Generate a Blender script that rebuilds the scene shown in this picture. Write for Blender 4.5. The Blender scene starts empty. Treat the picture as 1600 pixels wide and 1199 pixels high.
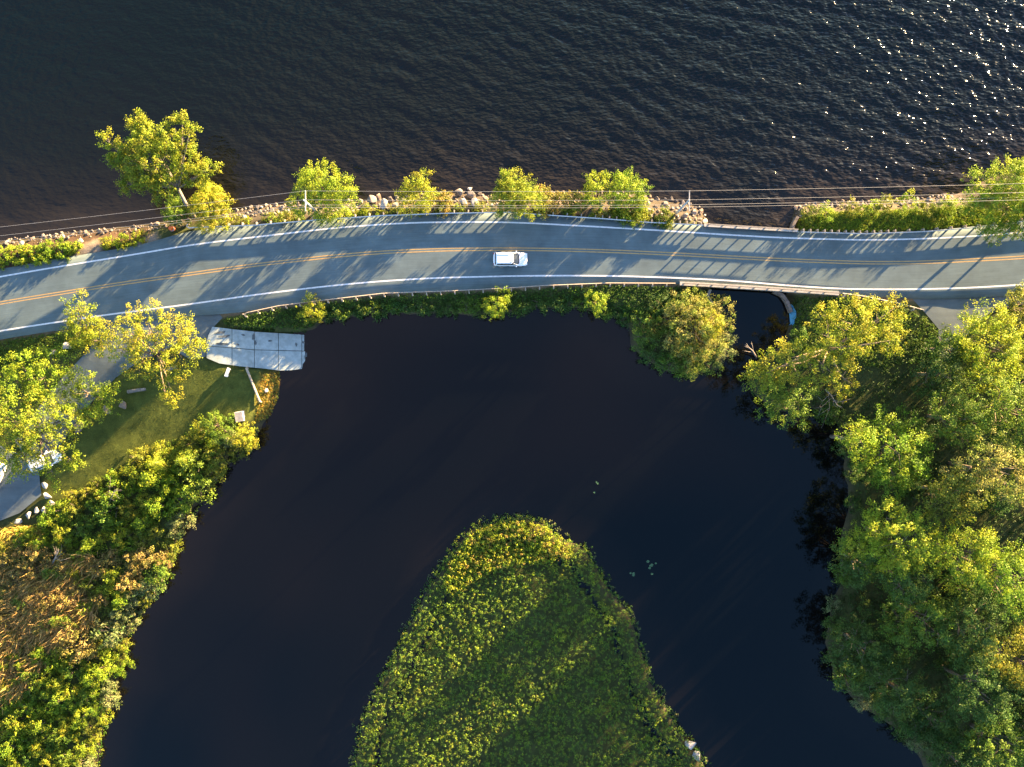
import bpy, bmesh, math, random
import numpy as np
from mathutils import Vector, Matrix, noise as mnoise

# ------------------------------------------------------------------ camera, sky, sun, exposure
scene = bpy.context.scene
col = scene.collection
H = 125.0            # drone height over the road (m)
S = 0.0866           # metres per photograph pixel on the road level
SUN_EL = math.radians(6.3)
SUN_AZ = math.atan2(0.72, 0.69)      # clockwise from +Y

cam_d = bpy.data.cameras.new('camera')
cam = bpy.data.objects.new('camera', cam_d); col.objects.link(cam)
cam.location = (0, 0, H); cam.rotation_euler = (0, 0, 0)
cam_d.sensor_fit = 'HORIZONTAL'; cam_d.sensor_width = 36.0
cam_d.lens = 36.0 * H / (1600 * S)
cam_d.clip_end = 3000
scene.camera = cam

world = bpy.data.worlds.new('World'); scene.world = world; world.use_nodes = True
wn = world.node_tree
bg = wn.nodes['Background']
sky = wn.nodes.new('ShaderNodeTexSky'); sky.sky_type = 'NISHITA'
sky.sun_disc = False; sky.sun_elevation = SUN_EL; sky.sun_rotation = SUN_AZ
sky.air_density = 1.0; sky.dust_density = 0.3; sky.ozone_density = 3.0
# broken thin cloud over the whole sky
tc = wn.nodes.new('ShaderNodeTexCoord'); sx = wn.nodes.new('ShaderNodeSeparateXYZ'); wn.links.new(tc.outputs['Generated'], sx.inputs[0])
za = wn.nodes.new('ShaderNodeMath'); za.operation = 'ADD'; za.inputs[1].default_value = 0.25
zm = wn.nodes.new('ShaderNodeMath'); zm.operation = 'MAXIMUM'; zm.inputs[1].default_value = 0.0
wn.links.new(sx.outputs[2], zm.inputs[0]); wn.links.new(zm.outputs[0], za.inputs[0])
dv = wn.nodes.new('ShaderNodeVectorMath'); dv.operation = 'DIVIDE'
cz = wn.nodes.new('ShaderNodeCombineXYZ')
for i in range(3): wn.links.new(za.outputs[0], cz.inputs[i])
wn.links.new(tc.outputs['Generated'], dv.inputs[0]); wn.links.new(cz.outputs[0], dv.inputs[1])
cn = wn.nodes.new('ShaderNodeTexNoise'); cn.noise_dimensions = '4D'; cn.inputs['Scale'].default_value = 1.5; cn.inputs['Detail'].default_value = 3; cn.inputs['W'].default_value = 2.0
wn.links.new(dv.outputs[0], cn.inputs['Vector'])
cr_ = wn.nodes.new('ShaderNodeMapRange'); cr_.interpolation_type = 'SMOOTHSTEP'; cr_.inputs[1].default_value = 0.42; cr_.inputs[2].default_value = 0.66; cr_.inputs[4].default_value = 0.72
wn.links.new(cn.outputs[0], cr_.inputs[0])
cm = wn.nodes.new('ShaderNodeMix'); cm.data_type = 'RGBA'; cm.inputs[7].default_value = (1.35, 1.08, 1.25, 1)
wn.links.new(cr_.outputs[0], cm.inputs[0]); wn.links.new(sky.outputs[0], cm.inputs[6])
wn.links.new(cm.outputs[2], bg.inputs[0]); bg.inputs[1].default_value = 0.09

sun_d = bpy.data.lights.new('sun', 'SUN'); sun_d.energy = 5.0; sun_d.angle = math.radians(0.5)
sun_d.color = (1.0, 0.69, 0.35)
sun = bpy.data.objects.new('sun', sun_d); col.objects.link(sun)
sd_ = Vector((math.sin(SUN_AZ) * math.cos(SUN_EL), math.cos(SUN_AZ) * math.cos(SUN_EL), math.sin(SUN_EL)))
sun.rotation_euler = sd_.to_track_quat('Z', 'Y').to_euler()
sun.location = (60, 60, 60)

scene.render.engine = 'CYCLES'
scene.view_settings.view_transform = 'Standard'; scene.view_settings.look = 'None'
scene.view_settings.gamma = 1.0; scene.view_settings.use_curve_mapping = False
scene.view_settings.exposure = 3.64
scene.cycles.max_bounces = 5; scene.cycles.diffuse_bounces = 2; scene.cycles.glossy_bounces = 2; scene.cycles.transmission_bounces = 2

rng = np.random.default_rng(7)
random.seed(7)
WL = -1.6            # water level, the road is z = 0

# ------------------------------------------------------------------ helpers
def P(px, py, z=0.0):
    k = S * (H - z) / H
    return ((px - 800) * k, (600 - py) * k, z)
def tag(o, label=None, cat=None, group=None, kind=None):
    if label: o['label'] = label
    if cat: o['category'] = cat
    if group: o['group'] = group
    if kind: o['kind'] = kind
    return o
def link(o, parent=None):
    col.objects.link(o)
    if parent is not None: o.parent = parent
    return o
def empty(name, loc, rz=0):
    o = bpy.data.objects.new(name, None); o.location = loc; o.rotation_euler = (0, 0, rz)
    o.empty_display_size = 0.3
    return link(o)
def np_mesh(name, V, F, tint=None, attr=None, smooth=False):
    V = np.asarray(V, dtype=np.float32); F = np.asarray(F, dtype=np.int32)
    me = bpy.data.meshes.new(name)
    n, k = F.shape
    me.vertices.add(len(V)); me.vertices.foreach_set('co', V.ravel())
    me.loops.add(n * k); me.loops.foreach_set('vertex_index', F.ravel())
    me.polygons.add(n); me.polygons.foreach_set('loop_start', np.arange(0, n * k, k, dtype=np.int32))
    me.update(calc_edges=True)
    if tint is not None:
        a = me.color_attributes.new('tint', 'FLOAT_COLOR', 'POINT')
        c = np.ones((len(V), 4), dtype=np.float32); c[:, :3] = tint
        a.data.foreach_set('color', c.ravel())
    if attr is not None:
        for nm, arr in attr.items():
            a = me.attributes.new(nm, 'FLOAT', 'POINT'); a.data.foreach_set('value', np.asarray(arr, dtype=np.float32).ravel())
    if smooth: me.polygons.foreach_set('use_smooth', np.ones(n, dtype=bool))
    me.validate()
    return me
def obj(name, me, mat, parent=None, loc=(0, 0, 0), rot=(0, 0, 0)):
    o = bpy.data.objects.new(name, me); o.location = loc; o.rotation_euler = rot
    if mat is not None and len(me.materials) == 0: me.materials.append(mat)
    return link(o, parent)
class MB:
    """collects shapes for one mesh"""
    def __init__(s): s.v = []; s.f = []
    def add(s, V, F):
        b = len(s.v); s.v += [tuple(v) for v in V]; s.f += [tuple(i + b for i in f) for f in F]
        return s
    def box(s, c, d, rz=0, taper=1.0):
        cx, cy, cz = c; hx, hy, hz = d[0] / 2, d[1] / 2, d[2] / 2
        V = []
        for (x, y, z) in ((-1,-1,-1),(1,-1,-1),(1,1,-1),(-1,1,-1),(-1,-1,1),(1,-1,1),(1,1,1),(-1,1,1)):
            t = taper if z > 0 else 1
            X, Y = x * hx * t, y * hy * t
            V.append((cx + X * math.cos(rz) - Y * math.sin(rz), cy + X * math.sin(rz) + Y * math.cos(rz), cz + z * hz))
        return s.add(V, [(0,3,2,1),(4,5,6,7),(0,1,5,4),(1,2,6,5),(2,3,7,6),(3,0,4,7)])
    def tube(s, pts, rad, n=7):
        pts = [Vector(p) for p in pts]; V = []; F = []
        for i, p in enumerate(pts):
            d = (pts[min(i + 1, len(pts) - 1)] - pts[max(i - 1, 0)]).normalized()
            a = d.cross(Vector((0, 0, 1)) if abs(d.z) < 0.9 else Vector((1, 0, 0))).normalized(); b = d.cross(a)
            for k in range(n):
                t = 2 * math.pi * k / n
                V.append(p + (a * math.cos(t) + b * math.sin(t)) * rad[i])
        for i in range(len(pts) - 1):
            for k in range(n):
                F.append((i*n+k, i*n+(k+1) % n, (i+1)*n+(k+1) % n, (i+1)*n+k))
        F.append(tuple(range(n - 1, -1, -1))); F.append(tuple((len(pts)-1)*n + k for k in range(n)))
        return s.add(V, F)
    def sweep(s, pts, prof):
        """sweep a closed profile [(side, up)] along a polyline in plan"""
        pts = [Vector(p) for p in pts]; V = []; F = []; n = len(prof)
        for i, p in enumerate(pts):
            d = (pts[min(i + 1, len(pts) - 1)] - pts[max(i - 1, 0)]); d.z = 0; d.normalize()
            sd = Vector((-d.y, d.x, 0))
            for (u, w) in prof: V.append(p + sd * u + Vector((0, 0, w)))
        for i in range(len(pts) - 1):
            for k in range(n): F.append((i*n+k, i*n+(k+1) % n, (i+1)*n+(k+1) % n, (i+1)*n+k))
        F.append(tuple(range(n - 1, -1, -1))); F.append(tuple((len(pts)-1)*n + k for k in range(n)))
        return s.add(V, F)
    def mesh(s, name, smooth=False):
        me = bpy.data.meshes.new(name); me.from_pydata(s.v, [], s.f); me.update()
        bm = bmesh.new(); bm.from_mesh(me); bmesh.ops.recalc_face_normals(bm, faces=bm.faces[:]); bm.to_mesh(me); bm.free()
        if smooth:
            for p in me.polygons: p.use_smooth = True
        return me
    def build(s, name, mat, parent=None, smooth=False, loc=(0,0,0), rot=(0,0,0)):
        return obj(name, s.mesh(name, smooth), mat, parent, loc, rot)

# ------------------------------------------------------------------ materials
def new_mat(name):
    m = bpy.data.materials.new(name); m.use_nodes = True
    nt = m.node_tree; b = nt.nodes['Principled BSDF']
    return m, nt, b
def noise_node(nt, scale, detail=3, rough=0.55, vec=None):
    n = nt.nodes.new('ShaderNodeTexNoise'); n.inputs['Scale'].default_value = scale
    n.inputs['Detail'].default_value = detail; n.inputs['Roughness'].default_value = rough
    if vec is not None: nt.links.new(vec, n.inputs['Vector'])
    return n
def geo_pos(nt): return nt.nodes.new('ShaderNodeNewGeometry').outputs['Position']
def ramp(nt, fac, stops):
    r = nt.nodes.new('ShaderNodeValToRGB'); e = r.color_ramp.elements
    while len(e) < len(stops): e.new(0.5)
    for i, (p, c) in enumerate(stops): e[i].position = p; e[i].color = (*c, 1) if len(c) == 3 else c
    nt.links.new(fac, r.inputs[0]); return r
def mixc(nt, fac, a, b, mode='MIX'):
    m = nt.nodes.new('ShaderNodeMix'); m.data_type = 'RGBA'; m.blend_type = mode
    for sock, v in ((m.inputs[0], fac), (m.inputs[6], a), (m.inputs[7], b)):
        if isinstance(v, bpy.types.NodeSocket): nt.links.new(v, sock)
        elif isinstance(v, (int, float)): sock.default_value = v
        else: sock.default_value = (*v, 1)
    return m.outputs[2]
def bump(nt, bsdf, h, strength, dist):
    b = nt.nodes.new('ShaderNodeBump'); b.inputs['Strength'].default_value = strength; b.inputs['Distance'].default_value = dist
    nt.links.new(h, b.inputs['Height']); nt.links.new(b.outputs[0], bsdf.inputs['Normal']); return b
def mat_noise(name, c1, c2, scale=3.0, rough=0.8, bstr=0.3, bdist=0.03, metal=0.0, spec=0.3, obj_coords=False):
    m, nt, b = new_mat(name)
    v = nt.nodes.new('ShaderNodeTexCoord').outputs['Object'] if obj_coords else geo_pos(nt)
    n = noise_node(nt, scale, 5, 0.6, v)
    r = ramp(nt, n.outputs[0], [(0.3, c1), (0.7, c2)])
    nt.links.new(r.outputs[0], b.inputs['Base Color'])
    b.inputs['Roughness'].default_value = rough; b.inputs['Metallic'].default_value = metal
    b.inputs['Specular IOR Level'].default_value = spec
    if bstr: bump(nt, b, n.outputs[0], bstr, bdist)
    return m
def mat_plain(name, c, rough=0.5, metal=0.0, spec=0.5, coat=0.0):
    m, nt, b = new_mat(name)
    n = noise_node(nt, 14.0, 3, 0.6, nt.nodes.new('ShaderNodeTexCoord').outputs['Object'])
    r = ramp(nt, n.outputs[0], [(0.25, tuple(x * 0.9 for x in c)), (0.75, tuple(min(1, x * 1.06) for x in c))])
    nt.links.new(r.outputs[0], b.inputs['Base Color'])
    b.inputs['Roughness'].default_value = rough; b.inputs['Metallic'].default_value = metal
    b.inputs['Specular IOR Level'].default_value = spec; b.inputs['Coat Weight'].default_value = coat
    return m

def mat_leaf():
    m, nt, b = new_mat('foliage')
    a = nt.nodes.new('ShaderNodeAttribute'); a.attribute_name = 'tint'
    oi = nt.nodes.new('ShaderNodeObjectInfo')
    hsv = nt.nodes.new('ShaderNodeHueSaturation')
    mr = nt.nodes.new('ShaderNodeMapRange'); mr.inputs[3].default_value = 0.485; mr.inputs[4].default_value = 0.515
    nt.links.new(oi.outputs['Random'], mr.inputs[0]); nt.links.new(mr.outputs[0], hsv.inputs['Hue'])
    mv = nt.nodes.new('ShaderNodeMapRange'); mv.inputs[3].default_value = 1.12; mv.inputs[4].default_value = 0.85
    nt.links.new(oi.outputs['Random'], mv.inputs[0]); nt.links.new(mv.outputs[0], hsv.inputs['Value'])
    nt.links.new(a.outputs['Color'], hsv.inputs['Color'])
    nt.links.new(hsv.outputs[0], b.inputs['Base Color'])
    b.inputs['Roughness'].default_value = 0.6; b.inputs['Specular IOR Level'].default_value = 0.2
    tr = nt.nodes.new('ShaderNodeBsdfTranslucent')
    nt.links.new(hsv.outputs[0], tr.inputs['Color'])
    mx = nt.nodes.new('ShaderNodeMixShader'); mx.inputs[0].default_value = 0.30
    nt.links.new(b.outputs[0], mx.inputs[1]); nt.links.new(tr.outputs[0], mx.inputs[2])
    nt.links.new(mx.outputs[0], nt.nodes['Material Output'].inputs['Surface'])
    return m

def mat_terrain():
    m, nt, b = new_mat('terrain')
    a = nt.nodes.new('ShaderNodeAttribute'); a.attribute_name = 'tint'
    p = geo_pos(nt)
    n = noise_node(nt, 0.9, 6, 0.65, p); n2 = noise_node(nt, 9.0, 4, 0.6, p)
    r = ramp(nt, n.outputs[0], [(0.3, (0.6, 0.62, 0.6)), (0.7, (1.25, 1.2, 1.15))])
    r2 = ramp(nt, n2.outputs[0], [(0.3, (0.7, 0.7, 0.7)), (0.7, (1.2, 1.2, 1.2))])
    c = mixc(nt, 1.0, mixc(nt, 1.0, a.outputs['Color'], r.outputs[0], 'MULTIPLY'), r2.outputs[0], 'MULTIPLY')
    nt.links.new(c, b.inputs['Base Color']); b.inputs['Roughness'].default_value = 0.9
    b.inputs['Specular IOR Level'].default_value = 0.15
    bump(nt, b, n2.outputs[0], 0.7, 0.06)
    return m

def mat_asphalt(name='asphalt', c=(0.096, 0.130, 0.134)):
    m, nt, b = new_mat(name)
    p = geo_pos(nt)
    n = noise_node(nt, 0.35, 5, 0.6, p); n2 = noise_node(nt, 25.0, 2, 0.6, p)
    at = nt.nodes.new('ShaderNodeAttribute'); at.attribute_name = 'across'
    al = nt.nodes.new('ShaderNodeAttribute'); al.attribute_name = 'along'
    # long thin streaks that run with the traffic
    cmb = nt.nodes.new('ShaderNodeCombineXYZ')
    nt.links.new(al.outputs['Fac'], cmb.inputs[0])
    ms = nt.nodes.new('ShaderNodeMath'); ms.operation = 'MULTIPLY'; ms.inputs[1].default_value = 22.0
    nt.links.new(at.outputs['Fac'], ms.inputs[0]); nt.links.new(ms.outputs[0], cmb.inputs[1])
    n3 = noise_node(nt, 0.22, 4, 0.6, cmb.outputs[0])
    r = ramp(nt, n.outputs[0], [(0.28, tuple(x * 0.78 for x in c)), (0.72, tuple(x * 1.2 for x in c))])
    r3 = ramp(nt, n3.outputs[0], [(0.3, (0.86, 0.86, 0.87)), (0.7, (1.12, 1.11, 1.1))])
    r2 = ramp(nt, n2.outputs[0], [(0.3, (0.85, 0.85, 0.85)), (0.7, (1.15, 1.15, 1.15))])
    cc = mixc(nt, 1.0, mixc(nt, 1.0, r.outputs[0], r3.outputs[0], 'MULTIPLY'), r2.outputs[0], 'MULTIPLY')
    nt.links.new(cc, b.inputs['Base Color']); b.inputs['Roughness'].default_value = 0.85
    b.inputs['Specular IOR Level'].default_value = 0.25
    return m

def mat_paint(name, c):
    m, nt, b = new_mat(name)
    p = geo_pos(nt); n = noise_node(nt, 3.0, 6, 0.7, p)
    r = ramp(nt, n.outputs[0], [(0.28, tuple(x * 0.55 for x in c)), (0.5, c)])
    nt.links.new(r.outputs[0], b.inputs['Base Color']); b.inputs['Roughness'].default_value = 0.6
    return m

def mat_water(name, body, rough, waves):
    """body: list of ramp stops over 'depth' (metres off the bank / 20)"""
    m, nt, b = new_mat(name)
    p = geo_pos(nt)
    a = nt.nodes.new('ShaderNodeAttribute'); a.attribute_name = 'depth'
    n = noise_node(nt, 0.035, 4, 0.55, p)
    ad = nt.nodes.new('ShaderNodeMath'); ad.operation = 'MULTIPLY_ADD'; ad.inputs[1].default_value = 0.5; ad.inputs[2].default_value = -0.25
    nt.links.new(n.outputs[0], ad.inputs[0])
    s2 = nt.nodes.new('ShaderNodeMath'); s2.operation = 'ADD'
    nt.links.new(ad.outputs[0], s2.inputs[0]); nt.links.new(a.outputs['Fac'], s2.inputs[1])
    r = ramp(nt, s2.outputs[0], body)
    nt.links.new(r.outputs[0], b.inputs['Base Color'])
    b.inputs['IOR'].default_value = 1.333; b.inputs['Roughness'].default_value = rough
    b.inputs['Specular IOR Level'].default_value = 0.5
    if waves:
        mp = nt.nodes.new('ShaderNodeMapping'); mp.inputs['Rotation'].default_value = (0, 0, math.radians(-28)); mp.inputs['Scale'].default_value = (0.75, 1.6, 1)
        nt.links.new(p, mp.inputs['Vector'])
        w1 = noise_node(nt, 1.5, 1.5, 0.5, mp.outputs[0])
        g = nt.nodes.new('ShaderNodeAttribute'); g.attribute_name = 'wind'
        ml = nt.nodes.new('ShaderNodeMath'); ml.operation = 'MULTIPLY'
        nt.links.new(w1.outputs[0], ml.inputs[0]); nt.links.new(g.outputs['Fac'], ml.inputs[1])
        bump(nt, b, ml.outputs[0], 1.0, waves)
    else:
        w1 = noise_node(nt, 0.8, 3, 0.5, p); bump(nt, b, w1.outputs[0], 0.25, 0.012)
    return m

M = {}
M['leaf'] = mat_leaf()
M['bark'] = mat_noise('bark', (0.10, 0.075, 0.05), (0.20, 0.16, 0.12), 6, 0.9, 0.6, 0.05)
M['dead'] = mat_noise('bleached_wood', (0.13, 0.115, 0.10), (0.24, 0.21, 0.185), 6, 0.9, 0.4, 0.03)
M['terrain'] = mat_terrain()
M['asphalt'] = mat_asphalt()
M['drive'] = mat_asphalt('worn_asphalt', (0.095, 0.118, 0.122))
M['white'] = mat_paint('white_road_paint', (0.62, 0.62, 0.6))
M['yellow'] = mat_paint('yellow_road_paint', (0.40, 0.25, 0.085))
M['lake'] = mat_water('lake_water', [(0.0, (0.021, 0.017, 0.013)), (0.16, (0.0085, 0.0080, 0.0064)), (0.45, (0.0040, 0.0055, 0.0042)), (1.0, (0.0026, 0.0048, 0.0036))], 0.09, 0.30)
M['pond'] = mat_water('pond_water', [(0.0, (0.0042, 0.0034, 0.0028)), (0.22, (0.0010, 0.0012, 0.0013)), (0.5, (0.0007, 0.0010, 0.0012)), (0.75, (0.0012, 0.0012, 0.0013))], 0.04, 0)
M['concrete'] = mat_noise('concrete', (0.30, 0.28, 0.25), (0.44, 0.41, 0.37), 2.2, 0.9, 0.3, 0.02)
M['ramp'] = mat_noise('ramp_concrete', (0.20, 0.235, 0.225), (0.33, 0.375, 0.36), 1.3, 0.9, 0.4, 0.03)
M['stain'] = mat_noise('wet_stain', (0.06, 0.07, 0.07), (0.11, 0.12, 0.12), 2, 0.8, 0, 0)
M['galv'] = mat_noise('galvanised_steel', (0.34, 0.36, 0.38), (0.50, 0.52, 0.54), 5, 0.5, 0, 0, 0.3)
M['rail_tan'] = mat_noise('weathered_rail', (0.20, 0.17, 0.135), (0.32, 0.275, 0.22), 4, 0.7, 0, 0)
M['timber'] = mat_noise('grey_timber', (0.22, 0.18, 0.13), (0.40, 0.34, 0.26), 4, 0.85, 0.3, 0.02)
M['pole'] = mat_noise('pole_wood', (0.30, 0.28, 0.25), (0.46, 0.43, 0.39), 5, 0.85, 0.2, 0.02)
M['wire'] = mat_plain('wire_metal', (0.24, 0.24, 0.24), 0.5, 0.2)
M['insul'] = mat_plain('porcelain', (0.55, 0.55, 0.56), 0.3)
M['rock_a'] = mat_noise('rock_grey', (0.10, 0.088, 0.08), (0.22, 0.195, 0.18), 1.6, 0.9, 0.7, 0.08, obj_coords=True)
M['rock_b'] = mat_noise('rock_tan', (0.12, 0.09, 0.07), (0.25, 0.195, 0.15), 1.6, 0.9, 0.7, 0.08, obj_coords=True)
M['rock_c'] = mat_noise('rock_dark', (0.05, 0.045, 0.042), (0.12, 0.10, 0.09), 1.6, 0.9, 0.7, 0.08, obj_coords=True)
M['rock_s'] = mat_noise('rubble', (0.07, 0.058, 0.05), (0.26, 0.21, 0.17), 2.6, 0.9, 0.5, 0.05)
M['rock_w'] = mat_noise('rock_pale', (0.24, 0.22, 0.20), (0.40, 0.37, 0.34), 1.6, 0.9, 0.5, 0.06, obj_coords=True)
M['car_white'] = mat_plain('car_paint_white', (0.78, 0.79, 0.80), 0.3, 0, 0.5, 0.6)
M['glass'] = mat_plain('car_glass', (0.03, 0.035, 0.04), 0.08, 0, 0.6)
M['tyre'] = mat_plain('tyre_rubber', (0.02, 0.02, 0.02), 0.9)
M['rim'] = mat_plain('wheel_rim', (0.45, 0.46, 0.48), 0.35, 0.7)
M['trim'] = mat_plain('dark_trim', (0.03, 0.03, 0.032), 0.6)
M['lamp'] = mat_plain('lamp_glass', (0.7, 0.72, 0.75), 0.15)
M['tail'] = mat_plain('tail_lamp', (0.35, 0.02, 0.02), 0.2)
M['orange'] = mat_plain('orange_plastic', (0.85, 0.17, 0.02), 0.5)
M['white_plastic'] = mat_plain('white_plastic', (0.75, 0.75, 0.73), 0.5)
M['blue'] = mat_noise('blue_paint', (0.03, 0.17, 0.27), (0.08, 0.27, 0.40), 2.5, 0.6, 0.3, 0.05)
M['lily'] = mat_noise('lily_leaf', (0.03, 0.075, 0.03), (0.06, 0.12, 0.05), 4, 0.4, 0.2, 0.01)

# ------------------------------------------------------------------ plan of the place (photo pixels on the ground plane)
LAKE = [(-3500,470),(-600,428),(-100,390),(0,373),(125,357),(250,345),(330,334),(365,326),(400,318),(460,317),(560,310),(620,306),(720,297),(760,303),
        (860,299),(910,297),(1000,299),(1030,308),(1060,311),(1090,320),(1108,338),(1112,356),(1112,372),(1236,372),(1238,352),(1246,333),(1250,319),(1300,313),
        (1400,311),(1500,300),(1550,278),(1600,258),(1700,228),(1900,195),(4000,120),(4000,-7000),(-3500,-7000)]
POND = [(484,520),(500,503),(540,500),(575,490),(600,488),(640,492),(700,490),(750,493),(800,488),(830,480),(870,482),(900,480),(935,490),(965,497),
        (985,512),(990,540),(1005,560),(1040,580),(1090,588),(1130,575),(1141,555),(1140,520),(1118,480),(1112,455),(1112,360),(1236,360),(1233,460),
        (1238,490),(1239,512),(1226,540),(1192,562),(1172,585),(1185,620),(1215,645),(1270,640),(1315,660),(1325,720),(1332,800),(1318,850),(1318,920),(1303,960),
        (1297,1010),(1308,1060),(1338,1100),(1385,1130),(1425,1160),(1450,1199),(1500,1300),(1480,1420),(1380,1500),(1160,1530),(900,1545),(500,1540),(250,1500),(150,1400),(135,1300),(145,1199),
        (160,1120),(185,1040),(200,970),(230,930),(265,890),(262,860),(296,800),(331,755),(356,710),(392,690),(413,650),(425,610),(430,585),(436,579),(462,574),(484,550)]
ISLAND = [(553,1199),(563,1140),(590,1080),(630,1000),(665,930),(700,870),(730,832),(770,817),(810,812),(850,822),(880,847),(915,862),(935,892),(955,927),
          (985,962),(1000,1010),(1020,1070),(1040,1110),(1065,1150),(1095,1185),(1110,1230),(1090,1330),(1000,1420),(800,1450),(620,1400),(550,1290)]
N_LINE = [(-700,560),(-300,490),(0,433),(100,416),(200,400),(300,383),(400,371),(525,356.5),(600,351),(650,348.5),(720,347.5),(800,348),(850,350.5),(950,356),(1050,362),(1150,368.5),(1225,372.5),(1350,376),(1444,374),(1520,370),(1600,364),(1750,348),(2300,280)]
S_LINE = [(-700,648),(-300,576),(0,517.5),(156,494),(312,474),(400,461),(500,449),(575,441.5),(675,435),(800,432),(850,431.5),(950,431.5),(1050,434.5),(1150,439.5),(1225,446.5),(1319,452.5),(1412,453),(1506,451),(1600,445.5),(1750,432),(2300,366)]
C_LINE = [(-700,604),(-300,533),(0,474),(187,444),(281,431),(400,414.5),(525,400.5),(600,394.5),(700,390.5),(800,390),(850,390.5),(950,393),(1050,397.5),(1150,403),(1225,407),(1350,411.5),(1444,411),(1600,403),(1750,390),(2300,323)]
N_EDGE = [(-700,548),(-300,478),(0,421),(120,400),(230,382),(295,360),(400,352),(500,343),(600,336.5),(700,333),(800,331.5),(850,336),(950,342),(1010,347),(1100,353),(1244,362),(1350,365),(1444,361.5),(1522,355),(1600,345),(1750,330),(2300,262)]
S_EDGE = [(-700,664),(-300,590),(0,531),(94,516),(200,503),(300,494),(384,489),(437,478),(500,470),(600,458.5),(700,455),(800,450),(850,446.5),(950,442.5),(1050,444),(1100,445),(1200,451),(1300,458),(1350,464),(1430,468),(1520,466),(1600,462),(1750,450),(2300,382)]
def arr(poly): return np.array(poly, dtype=float)
def w2(poly):
    a = arr(poly); return np.stack([(a[:, 0] - 800) * S, (600 - a[:, 1]) * S], 1)
def smooth_curve(pts, step=12):
    a = arr(pts); xs = np.arange(a[0, 0], a[-1, 0] + 0.1, step)
    y = np.interp(xs, a[:, 0], a[:, 1])
    k = np.ones(7) / 7.0
    yp = np.concatenate([np.full(3, y[0]), y, np.full(3, y[-1])])
    ys = np.convolve(yp, k, 'valid'); ys[:3] = y[:3]; ys[-3:] = y[-3:]
    return xs, ys
def curve_at(pts, x):
    xs, ys = smooth_curve(pts); return np.interp(x, xs, ys)

def sdf(poly_w, X, Y):
    """signed distance, negative inside"""
    p = poly_w; n = len(p); best = np.full(X.shape, 1e18); ins = np.zeros(X.shape, bool)
    for i in range(n):
        ax, ay = p[i]; bx, by = p[(i + 1) % n]
        ex, ey = bx - ax, by - ay
        t = np.clip(((X - ax) * ex + (Y - ay) * ey) / (ex * ex + ey * ey + 1e-12), 0, 1)
        d = (X - ax - t * ex) ** 2 + (Y - ay - t * ey) ** 2
        best = np.minimum(best, d)
        c = ((ay > Y) != (by > Y))
        xi = ax + (Y - ay) * ex / (ey if abs(ey) > 1e-12 else 1e-12)
        ins ^= c & (X < xi)
    return np.sqrt(best) * np.where(ins, -1, 1)
LAKE_W, POND_W, ISL_W = w2(LAKE), w2(POND), w2(ISLAND)
def wob(X, Y, f=1.0, a=1.0):
    return a * (np.sin(X * 0.9 * f + 1.3 * np.sin(Y * 0.7 * f)) + np.sin(Y * 1.1 * f + 1.7 + 1.1 * np.sin(X * 0.6 * f)) + 0.6 * np.sin((X + Y) * 2.1 * f) + 0.5 * np.sin((X - Y) * 2.9 * f + 0.7)) / 3.1
def shore(X, Y):
    """>0 on land: metres from the nearest water edge"""
    s = np.minimum(sdf(LAKE_W, X, Y), sdf(POND_W, X, Y))
    return np.maximum(s, -sdf(ISL_W, X, Y)) + wob(X, Y, 1.0, 0.28)
RAMP_PX = [(329.5,511),(362.5,515),(400,519),(440,521),(479.5,523),(484,535),(482,548),(469,568),(466,578),(436,580.5),(407.5,576),(382,574),(343,569),(320,558),(320,545),(324,525)]
def ramp_z(px): return np.interp(px, [320, 350, 484], [-0.10, -0.28, -1.72])
def terr(X, Y):
    X = np.asarray(X, float); Y = np.asarray(Y, float)
    d = shore(X, Y)
    z = np.where(d > 0, WL - 0.04 + np.minimum(d * 0.62, 1.46), WL - 0.04 + np.maximum(d * 0.55, -3.5))
    isl = sdf(ISL_W, X, Y)
    z = np.where(isl < 3, np.minimum(z, WL + 0.35), z)
    # the wooded right bank and the left thicket roll a little, and stay below the road
    PX = X / S + 800; PY = 600 - Y / S
    z = np.where(d > 0.8, z - 0.10 - 0.08 * wob(X, Y, 0.35), z)
    low = np.clip((PY - 560) / 120, 0, 1) * (d > 0)
    z = np.where(d > 2.5, z - 0.5 * low, z)
    rp = sdf(w2(RAMP_PX), X, Y)
    z = np.where(rp < 0.6, np.minimum(z, ramp_z(PX) - 0.28), z)
    return z
def gz(x, y): return float(terr(np.array([x]), np.array([y]))[0])

# ------------------------------------------------------------------ terrain
def axis(lo, hi, step, far_lo, far_hi):
    a = np.arange(lo, hi + step / 2, step)
    l = lo - np.cumsum(np.geomspace(step, 60, 26)); l = l[l > far_lo]
    h = hi + np.cumsum(np.geomspace(step, 60, 26)); h = h[h < far_hi]
    return np.concatenate([l[::-1], a, h])
def grid_faces(nx, ny):
    i = np.arange(ny - 1)[:, None] * nx + np.arange(nx - 1)[None, :]
    i = i.ravel(); return np.stack([i, i + 1, i + nx + 1, i + nx], 1)
xs = axis(-82, 82, 0.5, -330, 330); ys = axis(-62, 32, 0.5, -330, 330)
X, Y = np.meshgrid(xs, ys); Z = terr(X, Y)
d = shore(X, Y); PX = X / S + 800; PY = 600 - Y / S
T = np.empty(X.shape + (3,)); T[:] = (0.050, 0.060, 0.018)                       # leaf litter and rough grass
def paint(mask, c, k=1.0):
    for i in range(3): T[..., i] = T[..., i] * (1 - k * mask) + c[i] * k * mask
def inpoly(px, soft=0.6): return np.clip(-sdf(w2(px), X, Y) / soft + 0.5, 0, 1)
LAWN = [(175,590),(320,566),(384,576),(432,580),(428,620),(412,655),(370,660),(300,690),(220,730),(150,760),(90,790),(60,800),(66,740),(110,690)]
NVERGE = [(-400,500),(0,425),(130,398),(230,378),(230,352),(120,362),(0,382),(-400,440)]
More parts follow.
